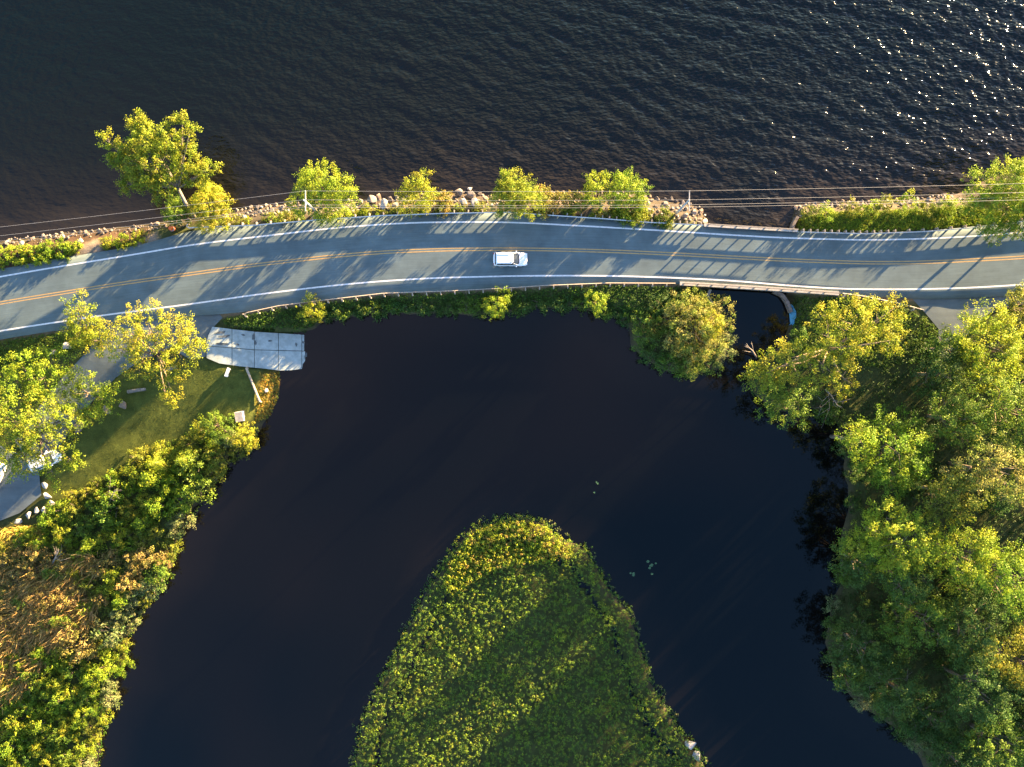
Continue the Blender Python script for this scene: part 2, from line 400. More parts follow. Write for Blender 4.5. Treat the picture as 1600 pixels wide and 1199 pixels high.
paint(inpoly(LAWN, 1.5), (0.074, 0.092, 0.018))
paint(np.clip(1.2 - np.abs(d) / 1.0, 0, 1), (0.055, 0.040, 0.026), 0.8)          # wet bank
paint(inpoly([(405,585),(432,582),(428,622),(412,655),(398,640)], 0.8), (0.20, 0.115, 0.02), 0.8)
paint(inpoly(NVERGE, 0.8), (0.075, 0.045, 0.03), 0.9)
paint(inpoly([(108,408),(160,398),(152,372),(130,380)], 0.6), (0.23, 0.185, 0.14), 1)
paint(inpoly([(205,392),(250,380),(240,362),(215,376)], 0.6), (0.23, 0.185, 0.14), 1)
edge_px = np.concatenate([np.stack(smooth_curve(S_EDGE), 1), np.stack(smooth_curve(N_EDGE), 1)[::-1]])
roadsd = sdf(w2(edge_px[::2]), X, Y)
paint(np.clip(1.15 - roadsd / 0.55, 0, 1) * (PY > 430), (0.26, 0.19, 0.125), 0.9)  # sandy verge strip south of the road
paint(inpoly([(340,330),(460,314),(620,303),(720,294),(1000,297),(1090,318),(1108,345),(1000,345),(850,333),(600,335),(360,352)], 0.6), (0.085, 0.07, 0.055), 0.9)
paint(inpoly([(1250,318),(1400,311),(1520,295),(1560,275),(1560,300),(1500,320),(1400,326),(1252,335)], 0.6), (0.13, 0.105, 0.08), 0.8)
paint(inpoly([(-200,900),(60,885),(130,860),(150,950),(60,1040),(0,1110),(-200,1150)], 2), (0.15, 0.10, 0.055), 0.8)
_gx, _gy, _gZ = xs.copy(), ys.copy(), Z.copy()
def gz(x, y):
    i = int(np.clip(np.searchsorted(_gx, x) - 1, 0, len(_gx) - 2)); j = int(np.clip(np.searchsorted(_gy, y) - 1, 0, len(_gy) - 2))
    u = (x - _gx[i]) / (_gx[i+1] - _gx[i]); v = (y - _gy[j]) / (_gy[j+1] - _gy[j])
    return float((_gZ[j, i] * (1-u) + _gZ[j, i+1] * u) * (1-v) + (_gZ[j+1, i] * (1-u) + _gZ[j+1, i+1] * u) * v)
V = np.stack([X.ravel(), Y.ravel(), Z.ravel()], 1)
F = grid_faces(len(xs), len(ys))
kz = (Z.ravel()[F].max(1) > WL - 3.0) | (np.abs(V[F[:, 0], 0]) > 90)      # keep everything but the deep bed
terrain = obj('terrain', np_mesh('terrain', V, F, tint=T.reshape(-1, 3), smooth=True), M['terrain'])
tag(terrain, 'low green and brown banks around lake and pond', kind='structure')

# ------------------------------------------------------------------ water
def water(name, xs, ys, mat, keep, wave, label):
    X, Y = np.meshgrid(xs, ys); d = -shore(X, Y)
    Z = np.full(X.shape, WL)
    wind = np.ones(X.shape)
    if wave:
        # open reach: rougher to the east, sheltered to the west
        wind = 0.20 + 0.95 * np.clip((X + 48) / 100, 0, 1)
        wind *= np.clip(0.35 + d / 6, 0.35, 1)
        fade = np.clip((95 - np.abs(X)) / 12, 0, 1) * np.clip((72 - Y) / 8, 0, 1)
        r2 = np.random.default_rng(3); hgt = np.zeros(X.shape)
        for k in range(34):
            lam = r2.uniform(0.75, 3.2) if k < 26 else r2.uniform(4.5, 9.0)
            th = math.radians(r2.normal(62, 30) if k < 22 else r2.normal(95, 14))
            kk = 2 * math.pi / lam; ph = r2.uniform(0, 6.28)
            amp = 0.0078 * lam ** 0.9 * (1.0 if k < 26 else 0.5)
            arg = kk * (X * math.cos(th) + Y * math.sin(th)) + ph + 0.9 * np.sin(X * 0.11 + k) + 0.9 * np.sin(Y * 0.17 + 2 * k)
            hgt += amp * (np.sin(arg) + 0.35 * np.sin(2 * arg + 1.2)) * (0.65 + 0.5 * np.sin(0.13 * X + 0.21 * Y + k * 1.7))
        Z = Z + hgt * wind * fade
    V = np.stack([X.ravel(), Y.ravel(), Z.ravel()], 1); F = grid_faces(len(xs), len(ys))
    k = keep(X.ravel()[F].mean(1), Y.ravel()[F].mean(1), d.ravel()[F].max(1)); F = F[k]
    u, inv = np.unique(F.ravel(), return_inverse=True)
    me = np_mesh(name, V[u], inv.reshape(-1, 4), attr={'depth': np.clip(d.ravel()[u] / 24, 0, 1), 'wind': wind.ravel()[u]}, smooth=True)
    return tag(obj(name, me, mat), label, kind='structure')
YB = (600 - 395) * S
water('lake_water', axis(-74, 74, 0.24, -900, 900), np.concatenate([np.arange(YB, 57, 0.24), 57 + np.cumsum(np.geomspace(0.3, 120, 22))]), M['lake'],
      lambda x, y, d: d > -2.5, True, 'dark wind rippled lake water above the road')
water('pond_water', axis(-72, 66, 1.0, -80, 80), np.concatenate([np.arange(-84, YB - 0.5, 1.0), [YB]]), M['pond'],
      lambda x, y, d: d > -2.5, False, 'still black pond water below the road')

# ------------------------------------------------------------------ road and paved places
def strip_from(xpx, ypx_list, z, name, mat, label, thick=0.0):
    rows = len(ypx_list); n = len(xpx)
    V = []; ac = []; al = []
    for r, yy in enumerate(ypx_list):
        for i in range(n):
            V.append(((xpx[i] - 800) * S, (600 - yy[i]) * S, z)); ac.append(r * 1.7); al.append(xpx[i] * S)
    F = []
    for r in range(rows - 1):
        for i in range(n - 1): F.append((r*n+i, (r+1)*n+i, (r+1)*n+i+1, r*n+i+1))
    if thick:
        b = len(V)
        for i in range(n): V.append((V[i][0], V[i][1], z - thick)); ac.append(0); al.append(0)
        for i in range(n): q = (rows-1)*n+i; V.append((V[q][0], V[q][1], z - thick)); ac.append(0); al.append(0)
        for i in range(n - 1):
            F.append((i, i+1, b+i+1, b+i)); q = (rows-1)*n+i; F.append((q+1, q, b+n+i, b+n+i+1))
    me = np_mesh(name, V, F, attr={'across': ac, 'along': al})
    return tag(obj(name, me, mat), label, kind='structure')
xr, ne = smooth_curve(N_EDGE); _, se = smooth_curve(S_EDGE); _, nl = smooth_curve(N_LINE); _, sl = smooth_curve(S_LINE); _, cl = smooth_curve(C_LINE)
rows = [ne * (1 - t) + se * t for t in np.linspace(0, 1, 9)]
strip_from(xr, rows, 0.0, 'road', M['asphalt'], 'two lane asphalt road across the causeway', 0.2)
def line(yc, w, name, mat, label, off=0.0):
    px = w / S / 2; o = off / S
    strip_from(xr, [yc - px + o, yc + px + o], 0.005, name, mat, label)
line(nl, 0.2, 'edge_line', M['white'], 'white edge line on the lake side of the road')
line(sl, 0.2, 'edge_line', M['white'], 'white edge line on the pond side of the road')
line(cl, 0.14, 'centre_line', M['yellow'], 'lake side stripe of the double yellow centre line', -0.17)
line(cl, 0.14, 'centre_line', M['yellow'], 'pond side stripe of the double yellow centre line', 0.17)
def patch(name, px, z, mat, label, follow=True):
    pts = w2(px); bm = bmesh.new()
    vs = [bm.verts.new((x, y, 0)) for x, y in pts]; bm.faces.new(vs)
    bmesh.ops.triangulate(bm, faces=bm.faces[:])
    for _ in range(3): bmesh.ops.subdivide_edges(bm, edges=[e for e in bm.edges if e.calc_length() > 1.2], cuts=1, use_grid_fill=False); bmesh.ops.triangulate(bm, faces=bm.faces[:])
    co = np.array([v.co[:2] for v in bm.verts]); zz = terr(co[:, 0], co[:, 1]) if follow else np.zeros(len(co))
    for v, q in zip(bm.verts, zz): v.co.z = max(q, z - 0.5) + 0.06 if follow else z
    me = bpy.data.meshes.new(name); bm.to_mesh(me); bm.free()
    for nm in ('across', 'along'):
        a = me.attributes.new(nm, 'FLOAT', 'POINT'); a.data.foreach_set('value', np.array([v.co.x if nm == 'along' else v.co.y * 0.3 for v in me.vertices], dtype=np.float32))
    if me.polygons[0].normal.z < 0: me.flip_normals()
    return tag(obj(name, me, mat), label, kind='structure')
patch('driveway', [(150,506),(240,498),(340,489),(347,497),(332,512),(323,528),(320,558),(296,562),(270,548),(225,560),(180,590),(130,640),(90,700),(40,720),(20,690),(70,620),(105,580),(140,545)], -0.02, M['drive'], 'grey driveway leading down to the boat ramp')
patch('parking_area', [(-150,700),(-20,690),(30,712),(58,738),(62,775),(28,803),(-20,822),(-150,850)], -0.02, M['drive'], 'dark parking area at the left edge below the trees')
patch('driveway', [(1425,466),(1520,463),(1610,459),(1640,470),(1580,480),(1545,492),(1515,520),(1490,560),(1465,560),(1468,515),(1446,489)], -0.02, M['drive'], 'driveway branching off the road into the right woods')

# ------------------------------------------------------------------ boat ramp of cast panels
ramp_o = empty('boat_ramp', P(400, 547, -0.9)); tag(ramp_o, 'pale blue grey concrete boat ramp running into the pond', 'boat ramp')
top = lambda x: np.interp(x, [320, 362, 400, 440, 484], [509, 515, 519, 521, 524])
bot = lambda x: np.interp(x, [320, 343, 382, 407, 436, 466, 484], [559, 569, 574, 576, 580, 578, 560])
mid = lambda x: np.interp(x, [320, 395, 484], [541, 547, 549])
jx = [322, 361, 395, 431.5, 467.5, 484]
g = 0.45
for i in range(5):
    for row in range(2):
        x0, x1 = jx[i] + g, jx[i + 1] - g
        if row == 0 and i == 0: pl = [(331, 511), (x1, top(x1)), (x1, mid(x1) - g), (321, mid(321) - g), (325, 525)]
        elif row == 1 and i == 4: pl = [(x0, mid(x0) + g), (482, 549 + g), (474, 562), (469, 569), (x0, 577)]
        else:
            f0, f1 = ((top, mid) if row == 0 else (mid, bot))
            a0, a1 = (0, -g) if row == 0 else (g, 0)
            pl = [(x0, f0(x0) + a0), ((x0+x1)/2, f0((x0+x1)/2) + a0), (x1, f0(x1) + a0), (x1, f1(x1) + a1), ((x0+x1)/2, f1((x0+x1)/2) + a1), (x0, f1(x0) + a1)]
        n = len(pl); dz = random.uniform(-0.02, 0.02)
        V = [((x-800)*S, (600-y)*S, float(ramp_z(x)) + dz) for x, y in pl] + [((x-800)*S, (600-y)*S, float(ramp_z(x)) + dz - 0.22) for x, y in pl]
        Fc = [tuple(range(n - 1, -1, -1)), tuple(range(n, 2 * n))] + [(k, (k+1) % n, n + (k+1) % n, n + k) for k in range(n)]
        mb = MB(); bo = ramp_o.location
        mb.add([(a - bo.x, b - bo.y, c - bo.z) for a, b, c in V], Fc).build('concrete_panel', M['ramp'], ramp_o)
bo = ramp_o.location
for (cx, cy, w, hh, a) in [(345,520,20,2.2,-0.15),(350,526,24,2.4,-0.1),(347,538,26,1.6,0.0),(394,527,5,9,0.1),(397,536,3,6,0),(378,524,7,1.6,0.4),(459,538,5,4,0),(470,535,6,1.6,0.2),(479,533,2,8,0.15),(479,537,6,14,0.05),(474,556,5,6,0.5),(370,539,6,1.5,0),(420,533,8,1.2,0)]:
    # tyre scuffs and wet marks on the panels
    n = 14; V = []
    for k in range(n):
        t = 2 * math.pi * k / n; r = random.uniform(0.5, 1.2)
        u, v = math.cos(t) * w / 2 * r, math.sin(t) * (hh * 0.65 + 0.7) * r
        x, y = cx + u * math.cos(a) - v * math.sin(a), cy + u * math.sin(a) + v * math.cos(a)
        V.append(((x-800)*S - bo.x, (600-y)*S - bo.y, float(ramp_z(x)) + 0.03 - bo.z))
    MB().add(V, [tuple(range(n - 1, -1, -1))]).build('stain', M['stain'], ramp_o)

# ------------------------------------------------------------------ bridge
bridge = empty('road_bridge', P(1172, 405, 0)); tag(bridge, 'low concrete road bridge with steel railings over the channel', 'bridge')
def bpart(mb, name, mat): return mb.build(name, mat, bridge, loc=tuple(-v for v in bridge.location))
bx = np.linspace(1098, 1250, 9)
nE = lambda x: np.interp(x, [1090, 1101, 1244, 1260], [351, 352.5, 361, 362])
sE = lambda x: np.interp(x, [1050, 1100, 1200, 1300, 1320], [443.5, 446, 452, 459, 460.5])
def pl_n(x0, x1, off=0, n=9): return [P(x, nE(x) + off, 0) for x in np.linspace(x0, x1, n)]
def pl_s(x0, x1, off=0, n=12): return [P(x, sE(x) + off, 0) for x in np.linspace(x0, x1, n)]
def ribbon(mb, A, B, z0, z1):
    n = len(A); V = [(a[0], a[1], z1) for a in A] + [(b[0], b[1], z1) for b in B] + [(a[0], a[1], z0) for a in A] + [(b[0], b[1], z0) for b in B]
    Fc = []
    for i in range(n - 1):
        Fc += [(i, n+i, n+i+1, i+1), (2*n+i, 2*n+i+1, 3*n+i+1, 3*n+i), (i, i+1, 2*n+i+1, 2*n+i), (n+i+1, n+i, 3*n+i, 3*n+i+1)]
    Fc += [(0, 2*n, 3*n, n), (n-1, 2*n-1, 4*n-1, 3*n-1)]
    return mb.add(V, Fc)
bpart(ribbon(MB(), pl_n(1100, 1246, -1.5), pl_s(1100, 1246, 1.5, 9), -0.95, -0.21), 'deck', M['concrete'])
bpart(ribbon(MB(), pl_n(1100, 1246, -2.2), pl_n(1100, 1246, 2.6), -0.75, 0.21), 'parapet', M['concrete'])
bpart(ribbon(MB(), pl_s(1062, 1310, -3.2), pl_s(1062, 1310, 2.6), -0.75, 0.21), 'parapet', M['concrete'])
def railing(pl, x0, x1, step):
    for i, x in enumerate(np.arange(x0, x1 + 0.1, step)):
        p = pl(x, x + 0.01, 0, 2)[0]; bpart(MB().box((p[0], p[1], 0.62), (0.13, 0.16, 0.86)), 'railing_post', M['rail_tan'])
    pp = pl(x0 - 3, x1 + 3)
    bpart(MB().sweep(pp, [(-0.05, 0.5), (0.05, 0.5), (0.05, 0.73), (-0.05, 0.73)]), 'railing_beam', M['rail_tan'])
    bpart(MB().sweep(pp, [(-0.05, 1.01), (0.05, 1.01), (0.05, 1.08), (-0.05, 1.08)]), 'top_rail', M['rail_tan'])
railing(pl_n, 1106, 1241, 21.9); railing(pl_s, 1068, 1306, 21.9)
for x0, x1 in ((1094, 1113), (1235, 1252)):
    A = [P(x0, nE(x0) - 2, 0), P(x1, nE(x1) - 2, 0)]; B = [P(x0, sE(x0) + 2, 0), P(x1, sE(x1) + 2, 0)]
    bpart(ribbon(MB(), A, B, -4.5, -0.96), 'abutment', M['concrete'])
bpart(MB().sweep([P(1212, 455, 0), P(1225, 461, 0), P(1233, 472, 0), P(1239, 488, 0)], [(-0.2, -4), (0.2, -4), (0.2, -0.55), (-0.2, -0.55)]), 'wing_wall', M['rock_s'])
bpart(MB().sweep([P(1112, 452, 0), P(1108, 462, 0), P(1116, 476, 0)], [(-0.2, -4), (0.2, -4), (0.2, -0.75), (-0.2, -0.75)]), 'wing_wall', M['concrete'])
bpart(MB().sweep([P(1240, 358, 0), P(1243, 348, 0), P(1249, 338, 0)], [(-0.2, -4), (0.2, -4), (0.2, -0.5), (-0.2, -0.5)]), 'wing_wall', M['rock_s'])
# blue sheet crumpled on the bank by the wing wall
V = []; nx_, ny_ = 9, 5
for j in range(nx_):
    for i in range(ny_):
        t = j / (nx_ - 1); x = 1237.5 + 5.5 * math.sin(t * 2.6) + (i - 2) * (1.0 + 1.5 * math.sin(math.pi * (0.12 + 0.8 * t)) ** 2) + random.uniform(-0.8, 0.8); y = 475 + 33 * t + random.uniform(-1.6, 1.6)
        X_, Y_, _ = P(x, y, 0); V.append((X_, Y_, max(gz(X_, Y_), WL) + 0.22 + random.uniform(-0.09, 0.12)))
Fc = [(j*ny_+i, j*ny_+i+1, (j+1)*ny_+i+1, (j+1)*ny_+i) for j in range(nx_-1) for i in range(ny_-1)]
tarp = MB().add(V, Fc).build('tarpaulin', M['blue'])
tm = tarp.modifiers.new('thick', 'SOLIDIFY'); tm.thickness = 0.02
tag(tarp, 'bright blue crumpled tarpaulin on the bank beside the bridge channel', 'tarpaulin')

# ------------------------------------------------------------------ guardrails
WBEAM = [(0.00, 0.43), (0.075, 0.47), (0.075, 0.53), (0.0, 0.585), (0.075, 0.64), (0.075, 0.70), (0.0, 0.75), (-0.02, 0.75), (0.05, 0.69), (0.05, 0.645), (-0.025, 0.585), (0.05, 0.525), (0.05, 0.475), (-0.02, 0.43)]
post_me = MB().box((0, 0, -0.05), (0.15, 0.18, 1.45)).mesh('post'); post_me.materials.append(M['timber'])
block_me = MB().box((0, 0, 0.58), (0.12, 0.2, 0.34)).mesh('spacer_block'); block_me.materials.append(M['timber'])
def guardrail(pts, side, label, step=1.905, dense_from=None, mat='galv', flare=None):
    """pts: pixel polyline; side +1 = posts behind the beam to the left of travel"""
    a = arr(pts); xs_ = np.arange(a[0, 0], a[-1, 0], 6.0); ys_ = np.interp(xs_, a[:, 0], a[:, 1])
    W = [Vector(P(x, y, 0)) for x, y in zip(xs_, ys_)]
    if flare: W = [Vector(P(*f, 0)) for f in flare] + W
    o = empty('guardrail', W[0]); tag(o, label, 'guardrail', 'steel guardrails along the road')
    prof = [(u * -side, w) for u, w in WBEAM]
    MB().sweep([w - W[0] for w in W], prof).build('rail_beam', M[mat], o)
    L = [0.0]
    for i in range(1, len(W)): L.append(L[-1] + (W[i] - W[i-1]).length)
    s = 0.3
    while s < L[-1]:
        i = max(k for k in range(len(L)) if L[k] <= s); i = min(i, len(W) - 2)
        t = (s - L[i]) / (L[i+1] - L[i]); p = W[i].lerp(W[i+1], t); d = (W[i+1] - W[i]).normalized()
        nrm = Vector((-d.y, d.x, 0)) * side; rz = math.atan2(d.y, d.x)
        q = obj('post', post_me, None, o, p + nrm * 0.33 - W[0], (0, 0, rz))
        b = obj('spacer_block', block_me, None, q, (0, -side * 0.17, 0))
        px = p.x / S + 800
        s += step / 2 if dense_from and dense_from(px) else step
    return o
guardrail([(305,357),(400,353.5),(500,345),(600,338.5),(700,335),(800,333.5),(850,337.5),(950,344),(1010,349),(1098,353.5)], 1, 'long steel guardrail along the lake side, west of the bridge', dense_from=lambda x: x > 925, flare=[(296,352),(294,355),(298,358)])
guardrail([(1250,364),(1350,367),(1444,363.5),(1522,357),(1600,347),(1750,332)], 1, 'steel guardrail along the lake side, east of the bridge', dense_from=lambda x: x < 1390)
guardrail([(388,490),(437,479.5),(500,471.5),(600,460),(700,456.5),(800,451.5),(850,448),(950,444),(1058,444.5)], -1, 'long low guardrail along the pond side, west of the bridge', mat='rail_tan', flare=[(381,492),(383,493)])
guardrail([(1314,460),(1350,465),(1400,475),(1444,487)], -1, 'short guardrail beside the driveway, east of the bridge', mat='rail_tan')

# ------------------------------------------------------------------ utility poles and wires
PZ = 9.4
poles = [((-75, 402), 'utility pole beyond the left edge of the view'), ((499, 335), 'wooden utility pole with crossarm among the lakeside trees'), ((1056, 335), 'wooden utility pole with crossarm on the rocks west of the bridge'), ((1620, 322), 'utility pole beyond the right edge of the view')]
tips = []
for (bxp, lab) in poles:
    x, y, _ = P(*bxp, 0); z0 = min(gz(x, y), 0)
    o = empty('utility_pole', (x, y, z0)); tag(o, lab, 'pole', 'utility poles along the lakeside')
    MB().tube([(0, 0, -0.6), (0, 0, 4), (0, 0, PZ - z0)], [0.17, 0.15, 0.115], 9).build('shaft', M['pole'], o, True)
    MB().box((0.12, 0, PZ - z0 - 0.45), (0.11, 2.6, 0.13)).build('crossarm', M['pole'], o)
    MB().tube([(0.13, -0.75, PZ - z0 - 0.5), (0.1, 0, PZ - z0 - 1.15)], [0.025, 0.025], 5).build('brace', M['galv'], o)
    MB().tube([(0.13, 0.75, PZ - z0 - 0.5), (0.1, 0, PZ - z0 - 1.15)], [0.025, 0.025], 5).build('brace', M['galv'], o)
    ts = []
    for dy in (1.2, 0.1, -0.85):
        zz = PZ - z0 - 0.385 if dy != 0.1 else PZ - z0
        MB().tube([(0.12 if dy != 0.1 else 0, dy if dy != 0.1 else 0, zz), (0.12 if dy != 0.1 else 0, dy if dy != 0.1 else 0, zz + 0.1), (0.12 if dy != 0.1 else 0, dy if dy != 0.1 else 0, zz + 0.2)], [0.04, 0.07, 0.045], 8).build('insulator', M['insul'], o)
        ts.append((x + (0.12 if dy != 0.1 else 0), y + (dy if dy != 0.1 else 0), zz + z0 + 0.2))
    ts.append((x - 0.14, y - 0.16, PZ - 2.2))
    MB().box((-0.13, -0.16, PZ - z0 - 2.2), (0.1, 0.1, 0.14)).build('wire_bracket', M['galv'], o)
    tips.append(ts)
names = ['overhead wire farthest out over the lake', 'overhead wire on the pole tops', 'overhead wire on the road end of the crossarms', 'lowest overhead wire, below the crossarms']
for k in range(4):
    pts = []
    for a, b in zip(tips[:-1], tips[1:]):
        for t in np.linspace(0, 1, 17)[:-1]:
            pts.append((a[k][0] + (b[k][0]-a[k][0])*t, a[k][1] + (b[k][1]-a[k][1])*t, a[k][2] + (b[k][2]-a[k][2])*t - 4 * 0.45 * t * (1 - t)))
    pts.append(tips[-1][k])
    w = MB().tube(pts, [0.016] * len(pts), 5).build('power_line', M['wire'])
    tag(w, names[k], 'wire', 'power lines along the lakeside')
gp = tips[1]; px_, py_, _ = P(499, 335, 0)

# ------------------------------------------------------------------ cars
def loft(secs):
    """secs: list of closed rings with the same count"""
    n = len(secs[0]); V = [v for s in secs for v in s]; Fc = []
    for i in range(len(secs) - 1):
        for k in range(n): Fc.append((i*n+k, i*n+(k+1) % n, (i+1)*n+(k+1) % n, (i+1)*n+k))
    Fc.append(tuple(range(n - 1, -1, -1))); Fc.append(tuple((len(secs)-1)*n + k for k in range(n)))
    return V, Fc
def car(label, x, y, rz, z=0.0):
    o = empty('parked_car' if 'parked' in label else 'car', (x, y, z), rz); tag(o, label, 'car')
    def ring(xp, w, zb, zt, inset=0.06):
        h = w / 2
        return [(xp, -h + 0.05, zb), (xp, -h, zb + 0.18), (xp, -h - 0.0, zt - 0.16), (xp, -h + inset, zt - 0.03), (xp, -h + 0.22, zt), (xp, 0, zt + 0.025), (xp, h - 0.22, zt), (xp, h - inset, zt - 0.03), (xp, h, zt - 0.16), (xp, h, zb + 0.18), (xp, h - 0.05, zb)]
    secs = [ring(-2.30, 1.45, 0.42, 0.78), ring(-2.24, 1.68, 0.32, 0.92), ring(-2.05, 1.82, 0.26, 0.98), ring(-1.2, 1.88, 0.24, 1.0), ring(0.4, 1.88, 0.24, 1.0), ring(0.95, 1.87, 0.24, 1.0), ring(1.6, 1.84, 0.26, 0.95), ring(2.05, 1.74, 0.30, 0.88), ring(2.22, 1.55, 0.34, 0.80), ring(2.29, 1.25, 0.42, 0.68)]
    V, Fc = loft(secs); body = MB().add(V, Fc).build('body', M['car_white'], o, True)
    sb = body.modifiers.new('sub', 'SUBSURF'); sb.levels = 1; sb.render_levels = 1
    # glasshouse: dark glass volume with a painted roof and pillars
    def gring(z, x0, x1, w):
        h = w / 2; return [(x0, -h + 0.1, z), (x0 + 0.12, -h, z), (x1 - 0.25, -h, z), (x1, -h + 0.22, z), (x1, h - 0.22, z), (x1 - 0.25, h, z), (x0 + 0.12, h, z), (x0, h - 0.1, z)]
    V, Fc = loft([gring(0.97, -2.1, 1.12, 1.72), gring(1.25, -2.0, 0.75, 1.6), gring(1.5, -1.85, 0.38, 1.44)])
    MB().add(V, Fc).build('windows', M['glass'], o)
    V, Fc = loft([gring(1.5, -1.92, 0.40, 1.47), gring(1.56, -1.88, 0.34, 1.42), gring(1.60, -1.72, 0.16, 1.22)])
    roof = MB().add(V, Fc).build('roof', M['car_white'], o)
    for s in (-1, 1): MB().tube([(-1.6, s * 0.6, 1.585), (-1.5, s * 0.62, 1.64), (0.0, s * 0.62, 1.64), (0.1, s * 0.6, 1.585)], [0.022] * 4, 6).build('roof_rail', M['trim'], roof)
    for s in (-1, 1):
        MB().tube([(1.10, s * 0.80, 0.98), (0.42, s * 0.70, 1.52)], [0.045, 0.04], 6).build('pillar', M['car_white'], o)
        MB().tube([(-0.45, s * 0.865, 0.98), (-0.50, s * 0.73, 1.52)], [0.05, 0.04], 6).build('pillar', M['trim'], o)
        MB().tube([(-1.95, s * 0.82, 0.98), (-1.80, s * 0.70, 1.52)], [0.08, 0.07], 6).build('pillar', M['car_white'], o)
        MB().box((0.80, s * 1.0, 1.03), (0.16, 0.2, 0.13)).build('mirror', M['car_white'], o)
        MB().box((2.13, s * 0.62, 0.72), (0.22, 0.34, 0.14), s * -0.35).build('headlight', M['lamp'], o)
        MB().box((-2.25, s * 0.68, 0.80), (0.1, 0.2, 0.2), s * 0.3).build('tail_light', M['tail'], o)
        MB().box((-0.3, s * 0.945, 0.82), (0.22, 0.03, 0.035)).build('door_handle', M['trim'], o)
        for wx in (-1.38, 1.36):
            t = MB().tube([(wx, s * 0.70, 0.34), (wx, s * 0.93, 0.34)], [0.34, 0.34], 20).build('wheel', M['tyre'], o)
            MB().tube([(wx, s * 0.925, 0.34), (wx, s * 0.945, 0.34)], [0.21, 0.2], 14).build('rim', M['rim'], t)
    MB().box((2.2, 0, 0.50), (0.14, 1.0, 0.16)).build('grille', M['trim'], o)
    MB().box((1.13, 0, 0.995), (0.14, 1.25, 0.02)).build('wiper_panel', M['trim'], o)
    MB().box((-2.27, 0, 0.6), (0.1, 0.5, 0.12)).build('number_plate', M['white_plastic'], o)
    return o
x, y, _ = P(797.5, 406.8, 0)
car('white car driving right along the pond side lane', x, y, math.radians(-0.5))
x, y, _ = P(70, 720, 0); car('white parked car half hidden under the left trees', x, y, math.radians(22), gz(x, y) + 0.06)
x, y, _ = P(-10, 748, 0); car('pale parked car cut by the left edge of the view', x, y, math.radians(65), gz(x, y) + 0.06)

# ------------------------------------------------------------------ small things
x, y, _ = P(266, 357, 0); zb = gz(x, y)
o = empty('traffic_drum', (x, y, zb)); tag(o, 'orange traffic drum on the verge at the foot of the leaning tree', 'traffic drum')
MB().box((0, 0, 0.04), (0.78, 0.78, 0.08)).build('base', M['tyre'], o)
zs = [0.08, 0.3, 0.3, 0.52, 0.52, 0.74, 0.74, 1.0]
for k in range(4):
    r0 = 0.36 - 0.03 * k
    MB().tube([(0, 0, 0.08 + 0.25 * k), (0, 0, 0.33 + 0.25 * k)], [r0, r0 - 0.015], 18).build('band', M['orange'] if k != 1 else M['white_plastic'], o)
MB().tube([(-0.16, 0, 1.07), (-0.1, 0, 1.17), (0.1, 0, 1.17), (0.16, 0, 1.07)], [0.03] * 4, 6).build('handle', M['orange'], o)

x, y, _ = P(355.5, 582.5, 0); zb = gz(x, y)                      # bench by the ramp
o = empty('park_bench', (x, y, zb), math.radians(70)); tag(o, 'small white bench on the lawn beside the boat ramp', 'bench')
for k in range(3): MB().box((0, -0.14 + 0.15 * k, 0.45), (1.25, 0.135, 0.05)).build('seat_plank', M['white_plastic'], o)
for s in (-1, 1): MB().box((s * 0.45, 0, 0.2), (0.08, 0.36, 0.44)).build('leg', M['white_plastic'], o)
x, y, _ = P(374, 652, 0); zb = gz(x, y)
o = empty('utility_cabinet', (x, y, zb), math.radians(10)); tag(o, 'pale box shaped cabinet on the grass near the pond edge', 'cabinet')
MB().box((0, 0, 0.06), (1.3, 1.5, 0.12)).build('plinth', M['concrete'], o)
MB().box((0, 0, 0.46), (1.05, 1.25, 0.68)).build('housing', M['white_plastic'], o)
MB().box((0, 0, 0.835), (1.15, 1.35, 0.07), 0, 0.95).build('lid', M['rock_w'], o)
MB().box((0.0, -0.64, 0.5), (0.3, 0.03, 0.05)).build('handle', M['trim'], o)
# timber rail beside the ramp
a, b = Vector(P(384, 575, 0)), Vector(P(405, 629, 0)); za, zb = gz(a.x, a.y), gz(b.x, b.y)
o = empty('timber_rail', (a.x, a.y, za)); tag(o, 'low pale timber rail slanting from the boat ramp across the grass', 'rail')
dv = Vector((b.x - a.x, b.y - a.y, zb - za))
for k in range(3):
    p = dv * (k / 3) ; q = dv * ((k + 0.985) / 3)
    MB().tube([p + Vector((0, 0, 0.75)), q + Vector((0, 0, 0.75))], [0.16, 0.16], 8).build('beam', M['timber'], o)
for k in range(4): MB().box(dv * (k / 3) * 0.97 + Vector((0.05, -0.1, 0.2)), (0.2, 0.2, 1.0)).build('post', M['timber'], o)
for (p0, p1, lab, r) in (((256,579),(277,574),'short pale log lying at the lawn corner under the tree',0.28), ((198,613),(226,609),'pale log lying at the upper edge of the lawn',0.24)):
    a, b = Vector(P(*p0, 0)), Vector(P(*p1, 0)); za = max(gz(a.x, a.y), gz(b.x, b.y))
    o = empty('log', (a.x, a.y, za)); tag(o, lab, 'log', 'logs at the lawn edge')
    v = Vector((b.x - a.x, b.y - a.y, 0))
    MB().tube([(0, 0, r), v * 0.5 + Vector((0.05, 0.04, r)), v + Vector((0, 0, r))], [r, r * 0.94, r * 0.88], 10).build('wood', M['dead'], o, True)
    MB().tube([v * 0.4 + Vector((0, 0, r)), v * 0.45 + Vector((0.1, 0.1, r * 2.1))], [0.07, 0.04], 6).build('branch_stub', M['dead'], o)

